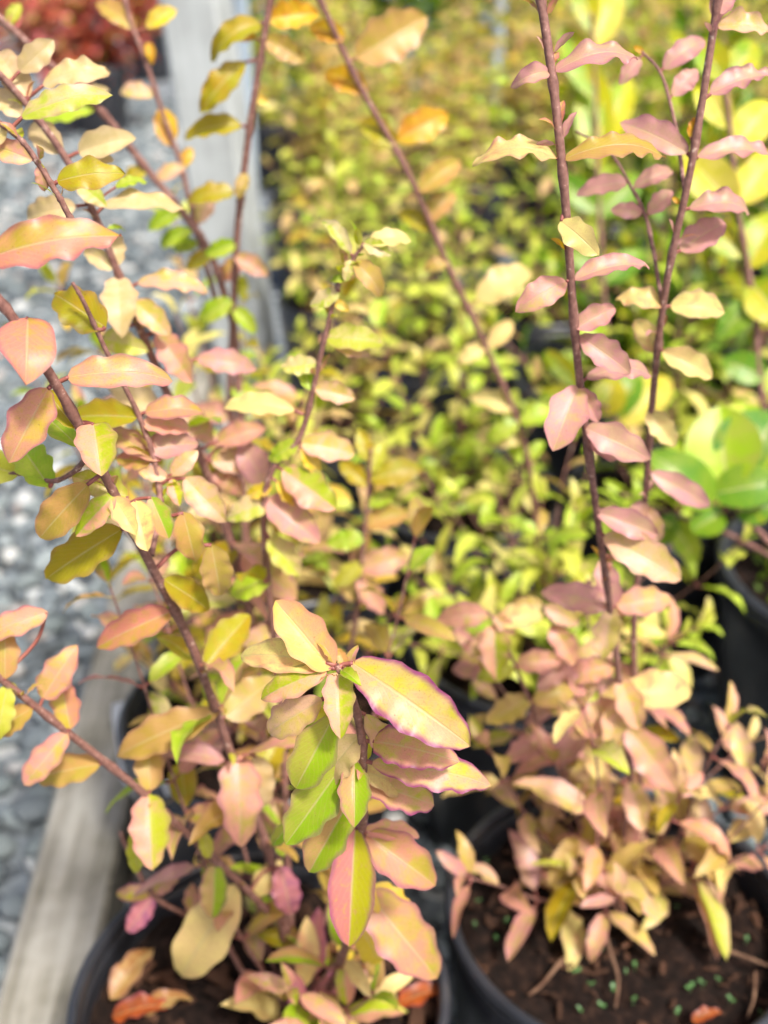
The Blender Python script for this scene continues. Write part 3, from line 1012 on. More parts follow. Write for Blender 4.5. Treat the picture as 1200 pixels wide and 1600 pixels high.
leaves(S9, [
    (548, 398, 502, 338, 26, 'cy', .35, .18, .1, dict(wave=.10, curl=.5)),
    (566, 378, 612, 398, 42, 'cy', .15, .08, .0),
    (576, 380, 644, 374, 34, 'ly', .45, .12, .2),
    (554, 408, 598, 462, 38, 'tn', .25, .18, .1, dict(curl=.4)),
    (545, 436, 516, 440, 26, 'gr', .3, .2, -.1),
    (550, 405, 540, 440, 24, 'cy', .1, .1, .1),
    (530, 456, 484, 478, 46, 'cy', .12, .08, .2),
    (522, 470, 546, 486, 30, 'ye', .1, .06, .1),
    (508, 528, 600, 536, 46, 'yc', .3, .10, .1),
    (520, 536, 580, 552, 40, 'pp', .2, .06, .3),
    (496, 568, 438, 574, 54, 'cy', .12, .06, .1),
    (490, 606, 556, 622, 56, 'pp', .15, .06, .1),
    (486, 610, 470, 560, 40, 'gr', .1, .06, .3),
    (462, 642, 348, 636, 44, 'ly', .42, .10, .1),
    (470, 692, 556, 708, 50, 'pp', .2, .06, .2),
    (466, 690, 420, 720, 46, 'gl', .1, .06, .2),
    (440, 732, 526, 796, 60, 'pg', .08, .06, .1),
    (470, 700, 500, 740, 36, 'ye', .1, .06, .4),
    (432, 752, 470, 790, 40, 'ye', .1, .06, .4),
    (418, 778, 500, 848, 66, 'mt', .08, .06, .0),
    (422, 782, 352, 812, 54, 'cy', .15, .06, .1),
    (425, 760, 385, 775, 36, 'ye', .1, .06, .3),
    (420, 840, 470, 900, 50, 'yc', .1, .06, .2),
    (424, 900, 360, 930, 50, 'gl', .1, .06, .2),
    (432, 980, 380, 1010, 50, 'pp', .1, .06, .2),
])
# short leafy shoots low in the front left pot
r = random.Random(21)
mixA = [('pk', 3), ('og', 2), ('ly', 2), ('pg', 2), ('tn', 2), ('lp', 1.5), ('pu', 0.8), ('ye', 1), ('gr', .8)]
for (az, lean, ln) in [(-1.2, 0.9, .10), (-0.5, 0.8, .12), (-1.9, 1.0, .11), (0.1, 0.8, .12), (1.3, .5, .16), (-1.5, .5, .12), (-0.9, .6, .15)]:
    pts = grow_stem(r, baseA - Vector(A.location) + Vector((r.uniform(-.02, .03), r.uniform(-.02, .02), -.004)), az, lean, ln, 0.35, 5)
    add_stem_with_leaves(r, A, pts, 0.0016, mixA, 0.030, 0.030, 0.048, start=.34, droop=.05)

mixA2 = [('pk', 3), ('ol', 2), ('gl', 2), ('ot', 2), ('tn', 2), ('cy', 1.5), ('og', 1.5), ('mv', 1)]
auto_leaves(r, S6, 600, 1320, mixA2, .040, .036, .052)
auto_leaves(r, S9, 800, 1320, mixA2, .044, .034, .050)
auto_leaves(r, S2, 1000, 1330, mixA2, .040, .036, .05)
for (az, lean, ln) in [(1.9, .35, .40), (2.7, .4, .38), (1.2, .3, .38), (2.2, .4, .44)]:
    pts = grow_stem(r, baseA - Vector(A.location) + Vector((r.uniform(-.02, .02), r.uniform(-.01, .02), -.004)), az, lean, ln, 0.3, 7)
    add_stem_with_leaves(r, A, pts, 0.0016, mixA2, 0.036, 0.034, 0.050, start=.15, droop=.15)

# ================================================================== the front right shrub
pC = G(968, 1412, 0.27); pC.z = 0
C = empty('potted_shrub', pC)
tag(C, 'pink-mauve shrub with two tall bare-legged stems, in the front pot with seedlings on its soil', 'shrub', 'young shrubs in black nursery pots')
_, soilC = add_pot(C, soil=SOIL3[1])
scatter_chips(soilC, 0.128, 170, 0.005, 0.015, 14)
baseC = Vector((pC.x + 0.006, pC.y + 0.045, SZ))
S11 = hero_stem(C, [(985, 1235, .83), (976, 1150, .79), (960, 1000, .72), (932, 800, .64), (903, 570, .57), (882, 300, .52), (864, 130, .502), (842, -20, .49), (825, -120, .48)], 0.0022, 0.0021, baseC)
leaves(S11, [
    (858, 112, 800, 132, 46, 'mv', .25, .22, -.1, dict(wave=.12, curl=.5, nw=2.5)),
    (866, 112, 998, 86, 50, 'mv', 0.62, .13, .1, dict(wave=0.195, nw=3.0, fold=.1, bite=.06)),
    (862, 100, 872, 80, 24, 'sa', .2, .2, .1),
    (872, 248, 738, 252, 46, 'lp', 0.62, .18, .1, dict(wave=0.165, nw=3.2, fold=.1)),
    (878, 250, 1042, 242, 50, 'ot', 0.54, .16, .1, dict(wave=0.135, nw=4.5, fold=.05, bite=.06)),
    (876, 345, 934, 396, 56, 'ly', .15, .10, -.3, dict(wave=.10, bite=.1, nw=2.6)),
    (896, 438, 1016, 412, 44, 'mv', 0.57, .10, .1, dict(wave=0.105)),
    (886, 440, 806, 484, 48, 'mt', .25, .12, -.1, dict(wave=.05)),
    (898, 514, 962, 480, 46, 'mv', .2, .06, .2),
    (904, 524, 986, 584, 50, 'mv', .15, .10, .0, dict(wave=.06)),
    (914, 592, 1022, 580, 41, 'mv', 0.55, 0.14, .2, dict(wave=.14, nw=3.2, fold=.1, bite=.07)),
    (904, 602, 864, 704, 64, 'mt', .02, .05, -.2, dict(wave=.02)),
    (906, 606, 936, 660, 42, 'mv', .05, .05, .2),
    (914, 668, 1020, 718, 52, 'mv', .15, .08, .0),
    (922, 690, 986, 712, 46, 'mv', .15, .06, .3),
    (930, 800, 1030, 836, 48, 'mv', .15, .08, .1),
    (942, 836, 1066, 906, 62, 'pp', .15, .12, -.1),
    (955, 946, 846, 922, 48, 'mv', .2, .06, .1),
    (957, 948, 940, 872, 54, 'mv', .05, .05, .2),
    (962, 946, 1052, 936, 50, 'pk', .2, .06, .1),
    (958, 950, 940, 1030, 46, 'pp', .1, .05, .0),
    (962, 960, 1000, 930, 40, 'pp', .1, .05, .3),
    (968, 1080, 1086, 1080, 66, 'lp', .15, .10, .1),
    (968, 1060, 1000, 1140, 50, 'pp', .1, .05, .0),
    (970, 1090, 950, 1170, 50, 'pp', .1, .05, .0),
    (976, 1130, 1060, 1240, 60, 'pk', .1, .06, .0),
    (985, 1220, 1005, 1300, 56, 'pp', .05, .05, -.3),
    (970, 1100, 890, 1150, 54, 'pk', .15, .06, .0),
    (962, 1040, 880, 1060, 54, 'pk', .2, .06, .1),
])
S12 = hero_stem(C, [(1000, 1235, .85), (990, 1000, .78), (1008, 780, .715), (1022, 600, .66), (1042, 440, .615), (1082, 250, .58), (1122, 0, .55), (1140, -120, .54)], 0.0022, 0.0020, baseC + Vector((0.012, 0.008, 0)))
leaves(S12, [
    (1120, 42, 1206, 52, 50, 'pp', 0.47, .12, .0, dict(wave=0.150)),
    (1116, 30, 1142, -30, 44, 'mv', .1, .06, .2),
    (1108, 148, 1210, 116, 48, 'mv', 0.54, .10, .1, dict(wave=0.120)),
    (1088, 246, 1210, 240, 46, 'mv', 0.54, .10, .1, dict(wave=0.135)),
    (1076, 240, 968, 190, 52, 'mv', .3, .08, .4),
    (1076, 326, 1176, 326, 48, 'mv', 0.52, .14, .1, dict(wave=0.105)),
    (1062, 392, 1136, 344, 48, 'mv', .2, .06, .1),
    (1078, 215, 1094, 180, 22, 'go', .2, .1, .0),
    (1062, 318, 1050, 308, 14, 'go', .2, .1, .0),
    (1038, 476, 962, 466, 41, 'lp', 0.50, 0.14, .1, dict(wave=.14, nw=3.2, fold=.1, bite=.07)),
    (1046, 478, 1136, 486, 50, 'lp', .3, .12, .1),
    (1032, 552, 992, 498, 42, 'lp', .1, .06, .1),
    (1034, 548, 1114, 590, 46, 'ly', .2, .12, .0),
    (1012, 640, 1056, 698, 48, 'ly', .05, .08, .0),
    (1016, 738, 1114, 792, 40, 'mv', .15, .06, .1),
    (1010, 790, 1030, 850, 44, 'pp', .05, .05, .2),
    (1006, 780, 985, 840, 40, 'mv', .05, .05, .2),
])
T1 = hero_stem(C, [(1034, 470, .622), (1012, 350, .64), (985, 290, .645), (950, 235, .65), (900, 205, .655)], 0.0013, 0.0007, name='twig')
leaves(T1, [
    (1004, 332, 954, 328, 34, 'mv', .2, .08, .1), (1012, 335, 1052, 296, 40, 'mv', .15, .08, .0), (990, 294, 1052, 266, 34, 'mv', .35, .1, .2),
    (980, 285, 900, 302, 34, 'mv', .35, .1, .2), (950, 240, 986, 230, 34, 'pp', .3, .1, .2), (945, 238, 920, 228, 28, 'pp', .3, .1, .2)])
T2 = hero_stem(C, [(1070, 300, .59), (1056, 200, .62), (1034, 118, .63), (1006, 84, .635), (1000, 76, .636)], 0.0012, 0.0007, name='twig')
leaves(T2, [
    (1036, 108, 1102, 62, 38, 'mv', .35, .12, .1), (1050, 150, 1090, 108, 40, 'mv', .15, .06, .1), (1000, 90, 968, 132, 32, 'mv', .1, .06, .1), (1005, 82, 990, 72, 20, 'go', .2, .1, .1)])
S14 = hero_stem(C, [(900, 1250, .87), (850, 1150, .85), (805, 1040, .81), (775, 975, .79), (762, 955, .785)], 0.0019, 0.0010, baseC + Vector((-.01, 0, 0)))
leaves(S14, [(764, 960, 682, 966, 54, 'pk', .15, .08, .0, dict(wave=.07)), (770, 962, 806, 992, 42, 'pk', .1, .08, .1), (772, 975, 776, 1064, 54, 'pg', .05, .08, -.2), (768, 985, 735, 1030, 46, 'pp', .1, .06, .1), (775, 970, 850, 960, 46, 'lp', .2, .08, .2),
             (806, 1040, 880, 1030, 52, 'pk', .2, .08, .1), (805, 1045, 745, 1060, 46, 'yg', .2, .08, .2), (828, 1090, 760, 1130, 50, 'tn', .1, .06, .1), (832, 1095, 900, 1080, 54, 'tn', .2, .06, .1), (850, 1150, 790, 1190, 56, 'mt', .1, .06, .0)])
S15 = hero_stem(C, [(940, 1240, .87), (915, 1130, .85), (885, 1030, .83), (860, 970, .815), (848, 945, .81)], 0.0019, 0.0010, baseC + Vector((-.004, .01, 0)))
leaves(S15, [(850, 948, 905, 975, 48, 'pp', .15, .08, .1), (848, 946, 800, 945, 44, 'tn', .15, .08, .1), (862, 975, 900, 1040, 54, 'pk', .08, .06, .0), (885, 1030, 840, 1080, 54, 'mv', .08, .06, .0), (888, 1040, 960, 1010, 50, 'pp', .2, .06, .1),
             (912, 1130, 870, 1200, 56, 'mv', .05, .06, -.1), (914, 1130, 980, 1180, 54, 'tn', .1, .06, .0), (905, 1100, 850, 1110, 54, 'pk', .2, .06, .1)])
r = random.Random(33)
mixC = [('pk', 3), ('mv', 1), ('pp', 4.5), ('tn', 3), ('mt', 2), ('yc', 1), ('ol', .6), ('lp', 1.5)]
cl = baseC - Vector(C.location)
for (az, lean, ln) in [(3.3, .95, .21), (3.0, .75, .23), (2.8, .5, .25), (3.7, 1.05, .18), (4.1, .9, .14), (-1.3, .6, .12), (-0.6, 1.0, .16), (-0.1, 1.0, .19), (0.3, .9, .18), (-0.3, .8, .2), (-1.6, .8, .12), (2.4, .35, .27),
                      (1.8, .35, .24), (1.0, .5, .2), (-0.9, .35, .17), (-2.5, .4, .18), (3.4, .5, .28), (-0.3, .5, .2)]:
    pts = grow_stem(r, cl + Vector((r.uniform(-.02, .02), r.uniform(-.02, .02), -.004)), az, lean, ln, 0.4, 6)
    add_stem_with_leaves(r, C, pts, 0.0016, mixC, 0.038, 0.036, 0.056, start=.3, droop=.2)

def buds(r, stem, y0, y1, n, keys):
    ks = [i for i, q in enumerate(stem['pix']) if y0 < q[1] < y1 and 0 < i < len(stem['pix']) - 1]
    for _ in range(n):
        i = ks[r.randrange(len(ks))]
        p = stem['inv'] @ stem['pts'][i]
        d = (stem['pts'][i + 1] - stem['pts'][i - 1]).normalized()
        sd_ = Vector((r.uniform(-1, 1), r.uniform(-1, 1), r.uniform(-.2, .6))).normalized()
        for sg in (-1, 1):
            ld = (sd_ * sg + d * r.uniform(.6, 1.4)).normalized()
            L = r.uniform(.007, .016)
            o = bpy.data.objects.new('leaf', POOL[r.randrange(len(POOL))])
            o.matrix_basis = leaf_frame(p + ld * .003, ld, Vector((0, 0, 1)), r.uniform(-1, 1)) @ Matrix.Diagonal((L, L, L, 1))
            paint(o, pick(r, keys)); link(o, stem['obj'])
r = random.Random(91)
kb = [('yg', 2), ('so', 2), ('gr', 1), ('pk', 2)]
buds(r, S1, 1040, 1250, 3, kb); buds(r, S2, 480, 1250, 9, kb); buds(r, S3, 1050, 1400, 5, kb); buds(r, S6, 100, 700, 7, kb); buds(r, S5, 600, 800, 3, kb)
buds(r, S13, 190, 330, 3, kb); buds(r, S9, 380, 800, 6, kb); buds(r, S11, 0, 1000, 8, [('sa', 2), ('go', 1), ('mv', 2)]); buds(r, S12, 0, 900, 8, [('sa', 2), ('go', 1), ('mv', 2)])

# ================================================================== pots behind
pots_taken = [(pA.x, pA.y, .14), (pC.x, pC.y, .14)]
def take(p, R=.14):
    pots_taken.append((p.x, p.y, R))
# the pot behind the front left one
pB = G(405, 1110, 0.27); pB.z = 0
take(pB)
B = empty('potted_shrub', pB)
tag(B, 'lanky shrub with golden olive leaves, in the black pot directly behind the front left pot', 'shrub', 'young shrubs in black nursery pots')
_, soilB = add_pot(B, soil=SOIL3[2])
scatter_chips(soilB, 0.128, 60, 0.012, 0.034, 24)
baseB = Vector((pB.x, pB.y, SZ))
S8 = hero_stem(B, [(400, 960, 1.08), (362, 660, .98), (364, 500, .92), (371, 360, .87), (386, 230, .83), (404, 110, .80), (424, -10, .775), (440, -120, .76)], 0.0032, 0.0025, baseB)
leaves(S8, [
    (408, 36, 326, 92, 42, 'ol', .35, .22, .1, dict(curl=.3)), (415, 60, 478, 95, 62, 'ot', .1, .06, .1), (418, 30, 500, 20, 60, 'go', .2, .06, .2), (384, 96, 312, 176, 46, 'ol', .25, .14, .1),
    (378, 196, 288, 216, 42, 'ol', .4, .14, .1), (392, 150, 420, 160, 36, 'ye', .1, .05, .3), (366, 300, 292, 314, 36, 'ol', .4, .12, .1), (384, 270, 372, 310, 26, 'tn', .1, .1, .0),
    (400, 60, 350, 40, 40, 'go', .2, .06, .3), (370, 380, 320, 400, 50, 'gr', .2, .08, .1), (366, 400, 420, 430, 44, 'pk', .2, .08, .2), (364, 470, 310, 500, 50, 'gr', .2, .08, .1),
    (364, 480, 400, 520, 44, 'gl', .2, .08, .1), (362, 560, 320, 580, 50, 'ol', .2, .08, .1), (362, 600, 410, 640, 50, 'gl', .2, .08, .1), (364, 650, 300, 640, 50, 'pk', .2, .08, .1), (370, 700, 420, 720, 50, 'gl', .2, .08, .1)])
S7 = hero_stem(B, [(385, 900, 1.04), (370, 560, .95), (352, 465, .92), (325, 390, .90), (284, 330, .885), (230, 265, .87), (160, 176, .84), (80, 102, .81), (0, 28, .79), (-60, -20, .78)], 0.0038, 0.0024, baseB + Vector((-.012, .006, 0)))
leaves(S7, [
    (150, 168, 60, 190, 44, 'gl', .4, .1, .1), (130, 150, 170, 140, 34, 'cr', .2, .1, .1), (282, 330, 232, 360, 46, 'gr', .3, .1, .0), (300, 360, 250, 385, 46, 'gr', .3, .1, .1), (310, 350, 330, 300, 40, 'pp', .1, .1, .1),
    (330, 395, 290, 420, 50, 'ol', .2, .1, .1), (345, 440, 380, 400, 40, 'sa', .2, .1, .1), (230, 262, 190, 290, 36, 'ol', .3, .1, .1), (245, 280, 290, 260, 36, 'pp', .3, .1, .1),
    (20, 46, 30, 12, 34, 'rp', .2, .1, .1), (12, 40, 32, 5, 40, 'yg', .2, .1, .1)])
S7b = hero_stem(B, [(340, 480, .93), (300, 330, .91), (282, 255, .90), (255, 180, .885), (228, 96, .87), (200, 20, .86), (190, -60, .85)], 0.0024, 0.0016)
leaves(S7b, [
    (228, 44, 276, 14, 40, 'ye', .3, .1, .1), (232, 66, 238, 100, 40, 'go', .1, .06, .1), (212, 46, 150, 0, 36, 'ot', .3, .1, .2), (266, 228, 252, 165, 40, 'go', .1, .06, .1), (240, 150, 186, 140, 30, 'pp', .4, .1, .1),
    (284, 262, 300, 230, 34, 'go', .1, .1, .1), (294, 320, 340, 310, 40, 'pp', .3, .1, .1), (310, 380, 270, 390, 50, 'gr', .3, .1, .1)])
SB1 = hero_stem(B, [(520, 1120, 1.0), (552, 990, .93), (565, 880, .90), (575, 770, .875), (580, 700, .86)], 0.0030, 0.0012, baseB + Vector((.03, -.01, 0)))
leaves(SB1, [
    (558, 940, 514, 872, 36, 'ly', .2, .1, .1), (562, 890, 640, 866, 56, 'pk', .2, .06, .1), (560, 900, 600, 960, 60, 'pk', .1, .06, .1), (570, 820, 640, 800, 46, 'ot', .3, .06, .1), (570, 840, 510, 850, 46, 'gl', .2, .06, .1),
    (576, 760, 530, 720, 50, 'ol', .2, .06, .1), (578, 750, 660, 730, 56, 'ol', .3, .08, .1), (578, 740, 600, 690, 50, 'yg', .1, .06, .1), (566, 880, 520, 920, 40, 'yg', .2, .06, .1), (574, 790, 620, 770, 40, 'gl', .2, .06, .1), (576, 720, 560, 670, 44, 'ol', .2, .06, .1)])
r = random.Random(41)
mixB = [('ol', 3), ('gl', 2.5), ('ot', 2), ('ye', 1.5), ('pk', 1.5), ('ly', 1.2), ('yg', 2)]
for (az, lean, ln) in [(2.6, .7, .17), (3.3, .6, .2), (2.0, .4, .24), (1.2, .4, .26), (.5, .5, .24), (-.2, .6, .22), (3.9, .7, .18), (-1.2, .6, .12), (2.9, .95, .16), (1.7, .7, .22), (2.4, .3, .3), (2.9, .3, .42), (2.2, .35, .46), (1.4, .25, .44), (3.6, .35, .38), (.6, .3, .36), (-.3, .45, .3), (-.8, .9, .2), (.2, 1.1, .18), (3.0, .55, .42), (2.7, .45, .5), (3.4, .45, .44), (2.5, .6, .46)]:
    pts = grow_stem(r, Vector((r.uniform(-.02, .02), r.uniform(-.02, .02), SZ - .004)), az, lean, ln, 0.4, 6)
    add_stem_with_leaves(r, B, pts, 0.0017, mixB, 0.032, 0.030, 0.048, start=.25, droop=.2)

# the pot behind the front right one, whose bare stem crosses the middle of the picture
pG = Vector((0.165, 1.005, 0))
take(pG)
Gp = empty('potted_shrub', pG)
tag(Gp, 'green shrub behind the front right pot, its long bare stem slanting up to the left', 'shrub', 'young shrubs in black nursery pots')
_, soilG = add_pot(Gp)
scatter_chips(soilG, .128, 40, .012, .034, 31)
baseG = Vector((pG.x, pG.y, SZ))
S10 = hero_stem(Gp, [(838, 850, 1.14), (818, 690, 1.06), (760, 545, .99), (702, 420, .94), (640, 275, .895), (560, 130, .86), (498, -5, .82), (460, -90, .80)], 0.0030, 0.0023, baseG)
leaves(S10, [
    (556, 92, 668, 24, 86, 'ot', .08, .06, .1, dict(fold=.3)), (540, 60, 482, 40, 60, 'go', .2, .06, .2), (572, 140, 506, 112, 64, 'go', .2, .06, .2), (620, 220, 702, 176, 66, 'go', .2, .08, .1), (622, 225, 560, 190, 50, 'ol', .2, .08, .2),
    (655, 300, 720, 250, 50, 'ot', .25, .08, .1), (664, 345, 712, 300, 46, 'ot', .3, .1, .1), (672, 360, 620, 330, 46, 'ol', .3, .1, .1), (700, 410, 660, 420, 46, 'ot', .3, .1, .1), (745, 470, 830, 420, 56, 'ly', .3, .1, .1),
    (758, 540, 716, 565, 56, 'ly', .1, .1, -.2), (764, 545, 800, 500, 46, 'ly', .1, .1, .1), (800, 640, 732, 620, 46, 'ly', .35, .12, .1), (810, 660, 760, 690, 46, 'gr', .3, .1, .1), (812, 660, 870, 640, 40, 'gl', .3, .1, .1),
    (815, 690, 740, 680, 40, 'ly', .35, .12, .1), (820, 720, 850, 690, 40, 'gl', .1, .1, .1)])
r = random.Random(43)
mixG = [('f3', 3.5), ('f1', 4), ('gr', 1.5), ('f2', 1.5), ('yc', 1), ('tn', .5)]
for k in range(26):
    pts = grow_stem(r, Vector((r.uniform(-.03, .03), r.uniform(-.03, .03), SZ - .004)), (6.3 * k / 18) if k < 18 else (-1.6 + .28 * (k - 22)) + r.uniform(-.2, .2), r.uniform(.25, .6) if k % 3 == 0 else r.uniform(.75, 1.15), r.uniform(.2, .29), 0.35, 6)
    add_stem_with_leaves(r, Gp, pts, 0.0016, mixG, 0.040, 0.036, 0.054, start=.3, droop=.15)

# ------------------------------------------------------------------ broad-leaved variegated shrubs on the right
def broad_shrub(loc, seed, label, nstem, hgt, mixes, l0, l1, lean=(.1, .6), pot=True, extra=None, ph=.31, R=.205):
    r = random.Random(seed)
    t = empty('potted_shrub', loc)
    tag(t, label, 'shrub', 'broad-leaved variegated shrubs in black pots')
    add_pot(t, POTD, SOILD, .31, .05)
    n = 0
    for k in range(nstem):
        az = r.uniform(0, 6.3)
        low = k % 3 == 2
        pts = grow_stem(r, Vector((r.uniform(-.05, .05), r.uniform(-.05, .05), .25)), az, r.uniform(.75, 1.15) if low else r.uniform(*lean), r.uniform(.24, .36) if low else hgt * r.uniform(.55, 1.1), .35, 7)
        if n < 290:
            _, c = add_stem_with_leaves(r, t, pts, .0035, mixes, .042, l0, l1, pool=POOL_BROAD, start=.22, droop=-.25, spread=.8)
            n += c
    return t
pD = Vector((0.598, 1.075, 0)); take(pD, .205)
mixD = [('vy', 4), ('bg', 4), ('gl', 1.5), ('dg', 2)]
D = broad_shrub(pD, 5, 'round-leaved green and yellow shrub in the large black pot at the right edge', 7, .24, mixD, .045, .062, (.1, .45))
bD = Vector((pD.x - .03, pD.y, .26))
SD = hero_stem(D, [(1240, 880, 1.06), (1190, 835, 1.02), (1150, 790, .99), (1128, 775, .985)], .004, .0022, bD)
leaves(SD, [])
bl = dict(wave=.03, bite=.0, fold=.25)
def broad_px(stem, rows):
    global M_leaf
    keep = M_leaf
    for row in rows:
        if len(row) > 9 and row[9] is bl: row = row[:4] + (row[4] * .74,) + row[5:]
        o = leaf_from_pixels(stem, row)
        o.data.materials[0] = M_broad
broad_px(SD, [
    (1136, 765, 1124, 634, 122, 'gl', .02, .05, .1, dict(fold=.35, wave=.01, bite=0, twist=0, curl=.05)), (1145, 765, 1165, 628, 110, 'gl', .02, .05, .5, dict(fold=.3, wave=.01, bite=0)),
    (1150, 765, 1215, 640, 140, 'vy', .02, .05, .1, dict(fold=.3, wave=.01, bite=0)), (1112, 790, 1018, 705, 74, 'bg', .35, .08, -.1, dict(fold=.2, wave=.01, bite=0)), (1115, 772, 1225, 755, 74, 'bg', .3, .08, -.2, dict(wave=.01, bite=0)),
    (1150, 800, 1215, 790, 60, 'vy', .1, .05, -.1, dict(wave=.01, bite=0)), (1130, 800, 1080, 830, 60, 'bg', .2, .05, .1, dict(wave=.01, bite=0))])
SD2 = hero_stem(D, [(1150, 840, 1.07), (1040, 800, 1.07), (968, 770, 1.08)], .0026, .0016, bD + Vector((-.02, .02, 0)))
broad_px(SD2, [(970, 770, 945, 750, 34, 'gl', .2, .05, .1), (1040, 800, 1090, 880, 50, 'gl', .2, .05, .2), (1060, 806, 1010, 860, 50, 'bg', .2, .05, .2)])
SD3 = hero_stem(D, [(1215, 700, 1.10), (1178, 470, 1.05), (1152, 320, 1.02), (1140, 190, 1.0), (1132, 120, .995)], .0036, .0018, bD + Vector((.03, .03, 0)))
broad_px(SD3, [(1150, 325, 1070, 238, 96, 'by2', .08, .06, .1, bl), (1152, 318, 1215, 236, 92, 'by2', .08, .06, .2, bl), (1142, 240, 1205, 158, 84, 'by2', .1, .06, .1, bl), (1140, 200, 1090, 120, 70, 'by2', .1, .06, .2, bl),
               (1166, 420, 1215, 330, 90, 'by', .08, .06, .1, bl), (1172, 440, 1226, 500, 96, 'by', .05, .06, -.2, bl), (1164, 400, 1100, 350, 70, 'by', .3, .06, .2, bl), (1176, 470, 1120, 530, 60, 'bg', .1, .06, .1, bl),
               (1136, 140, 1180, 60, 70, 'by', .1, .06, .2, bl), (1134, 125, 1090, 60, 70, 'by', .1, .06, .3, bl), (1195, 590, 1130, 560, 70, 'bg', .2, .06, .1, bl), (1200, 620, 1240, 570, 70, 'gl', .2, .06, .1, bl)])
pE = G(1130, 850, 0.0); pE = Vector((0.70, 1.62, 0)); take(pE, .205)
mixE = [('by', 2), ('by2', .8), ('bg', 4), ('vy', 2.5), ('dg', 3.5)]
E = broad_shrub(pE, 8, 'yellow-green broad-leaved shrub standing behind the large right-edge pot', 17, .66, mixE, .05, .075, (.05, .5))
pE2 = Vector((0.42, 1.72, 0)); take(pE2, .205)
E2 = broad_shrub(pE2, 9, 'low bright yellow broad-leaved shrub seen between the two tall mauve stems', 15, .46, [('by', 4), ('bg', 4), ('gl', 2), ('dg', 1)], .05, .07, (.1, .6))
bE2 = Vector((pE2.x, pE2.y, .25))
SE1 = hero_stem(E2, [(960, 640, 1.50), (945, 480, 1.45), (935, 300, 1.42), (930, 130, 1.40), (925, 20, 1.38)], .0042, .002, bE2)
broad_px(SE1, [(934, 270, 925, 95, 84, 'by', .02, .05, .1, bl), (932, 240, 985, 120, 70, 'by', .05, .05, .2, bl), (932, 150, 880, 40, 70, 'by', .05, .05, .1, bl), (928, 80, 965, -20, 70, 'by2', .05, .05, .1, bl),
               (936, 330, 865, 270, 60, 'bg', .2, .05, .1, bl), (938, 340, 1000, 270, 70, 'bg', .1, .05, .2, bl), (942, 420, 880, 380, 60, 'bg', .2, .05, .1, bl), (944, 440, 1010, 390, 60, 'bg', .2, .05, .1, bl),
               (926, 50, 905, -40, 60, 'by', .1, .05, .1, bl), (950, 540, 900, 500, 60, 'gl', .2, .05, .1, bl)])
SE2 = hero_stem(E2, [(985, 690, 1.36), (955, 645, 1.30), (920, 622, 1.28), (905, 610, 1.275)], .003, .0018, bE2 + Vector((-.01, -.03, 0)))
broad_px(SE2, [(906, 606, 852, 546, 46, 'by', .1, .06, .1, bl), (902, 620, 842, 612, 38, 'by', .3, .06, .1, bl), (940, 650, 962, 585, 78, 'by', .02, .06, .1, bl), (955, 650, 1000, 580, 70, 'bg', .05, .06, .1, bl),
               (970, 665, 1050, 585, 80, 'by2', .05, .06, .2, bl), (975, 670, 930, 690, 50, 'gl', .2, .06, .1, bl)])
for k, (x, y, hh, lab) in enumerate([(1.12, 2.1, .75, 'tall broad-leaved shrub with yellow leaves filling the upper right corner'), (.72, 2.35, .7, 'broad-leaved bright yellow shrub behind the top of the tall mauve stems'),
                                     (1.25, 2.9, .7, 'farthest broad-leaved yellow shrub near the top right corner'), (.55, 2.95, .55, 'broad-leaved green shrub farther back, left of the mauve stems')]):
    p = Vector((x, y, 0)); take(p, .205)
    broad_shrub(p, 60 + k, lab, 17, hh, mixE if k != 3 else [('bg', 3), ('by', 3), ('gl', 3), ('dg', 1)], .055, .08, (.05, .5))
# small green weed cushion in the right edge pot
r = random.Random(3)
V, Fc, UVs, CA, CB = [], [], [], [], []
def mass_leaf(V, Fc, UVs, CA, CB, M, L, key, rr, lo=False):
    A, Bc, *_ = PAL[key]
    kk = 1.2 if key[0] == 'f' else 1.0
    a, b = jit(pig(A, kk), .14), jit(pig(Bc, kk), .14)
    nv_, base = 4, len(V)
    for i in range(nv_ + 1):
        v = i / nv_; hw = .22 * prof(v)
        zc = .3 * v * (1 - v)
        for u in (-1, 0, 1):
            q = M @ Vector((u * hw * L, v * L, (zc + abs(u) * hw * .35 + .03 * u * math.sin(9 * v)) * L))
            V.append(q); UVs.append((u * .5 + .5, v)); CA.append((*a, rr)); CB.append((*b, 1))
    for i in range(nv_):
        for j in range(2):
            k = base + i * 3 + j
            Fc.append((k, k + 1, k + 4, k + 3))
def mass_mesh(name, data):
    V, Fc, UVs, CA, CB = data
    me = make_mesh(name, V, Fc, uv=UVs, mats=[M_mass])
    for nm, arr in (('ca', CA), ('cb', CB)):
        at = me.attributes.new(nm, 'FLOAT_COLOR', 'POINT')
        at.data.foreach_set('color', np.asarray(arr, dtype=np.float32).ravel())
    return me
for k in range(420):
    a = r.uniform(0, 6.3); q = .16 * math.sqrt(r.random())
    bp = Vector((q * math.cos(a), q * math.sin(a), .265 + r.uniform(-.005, .03)))
    d = Vector((r.uniform(-1, 1), r.uniform(-1, 1), r.uniform(.2, 1))).normalized()
    mass_leaf(V, Fc, UVs, CA, CB, leaf_frame(bp, d, Vector((0, 0, 1)), r.uniform(-1, 1)), r.uniform(.012, .022), pick(r, [('dg', 3), ('gr', 2)]), r.random())
o = mesh_obj('weed_cushion', mass_mesh('weed_cushion', (V, Fc, UVs, CA, CB)), D)
o['kind'] = 'stuff'

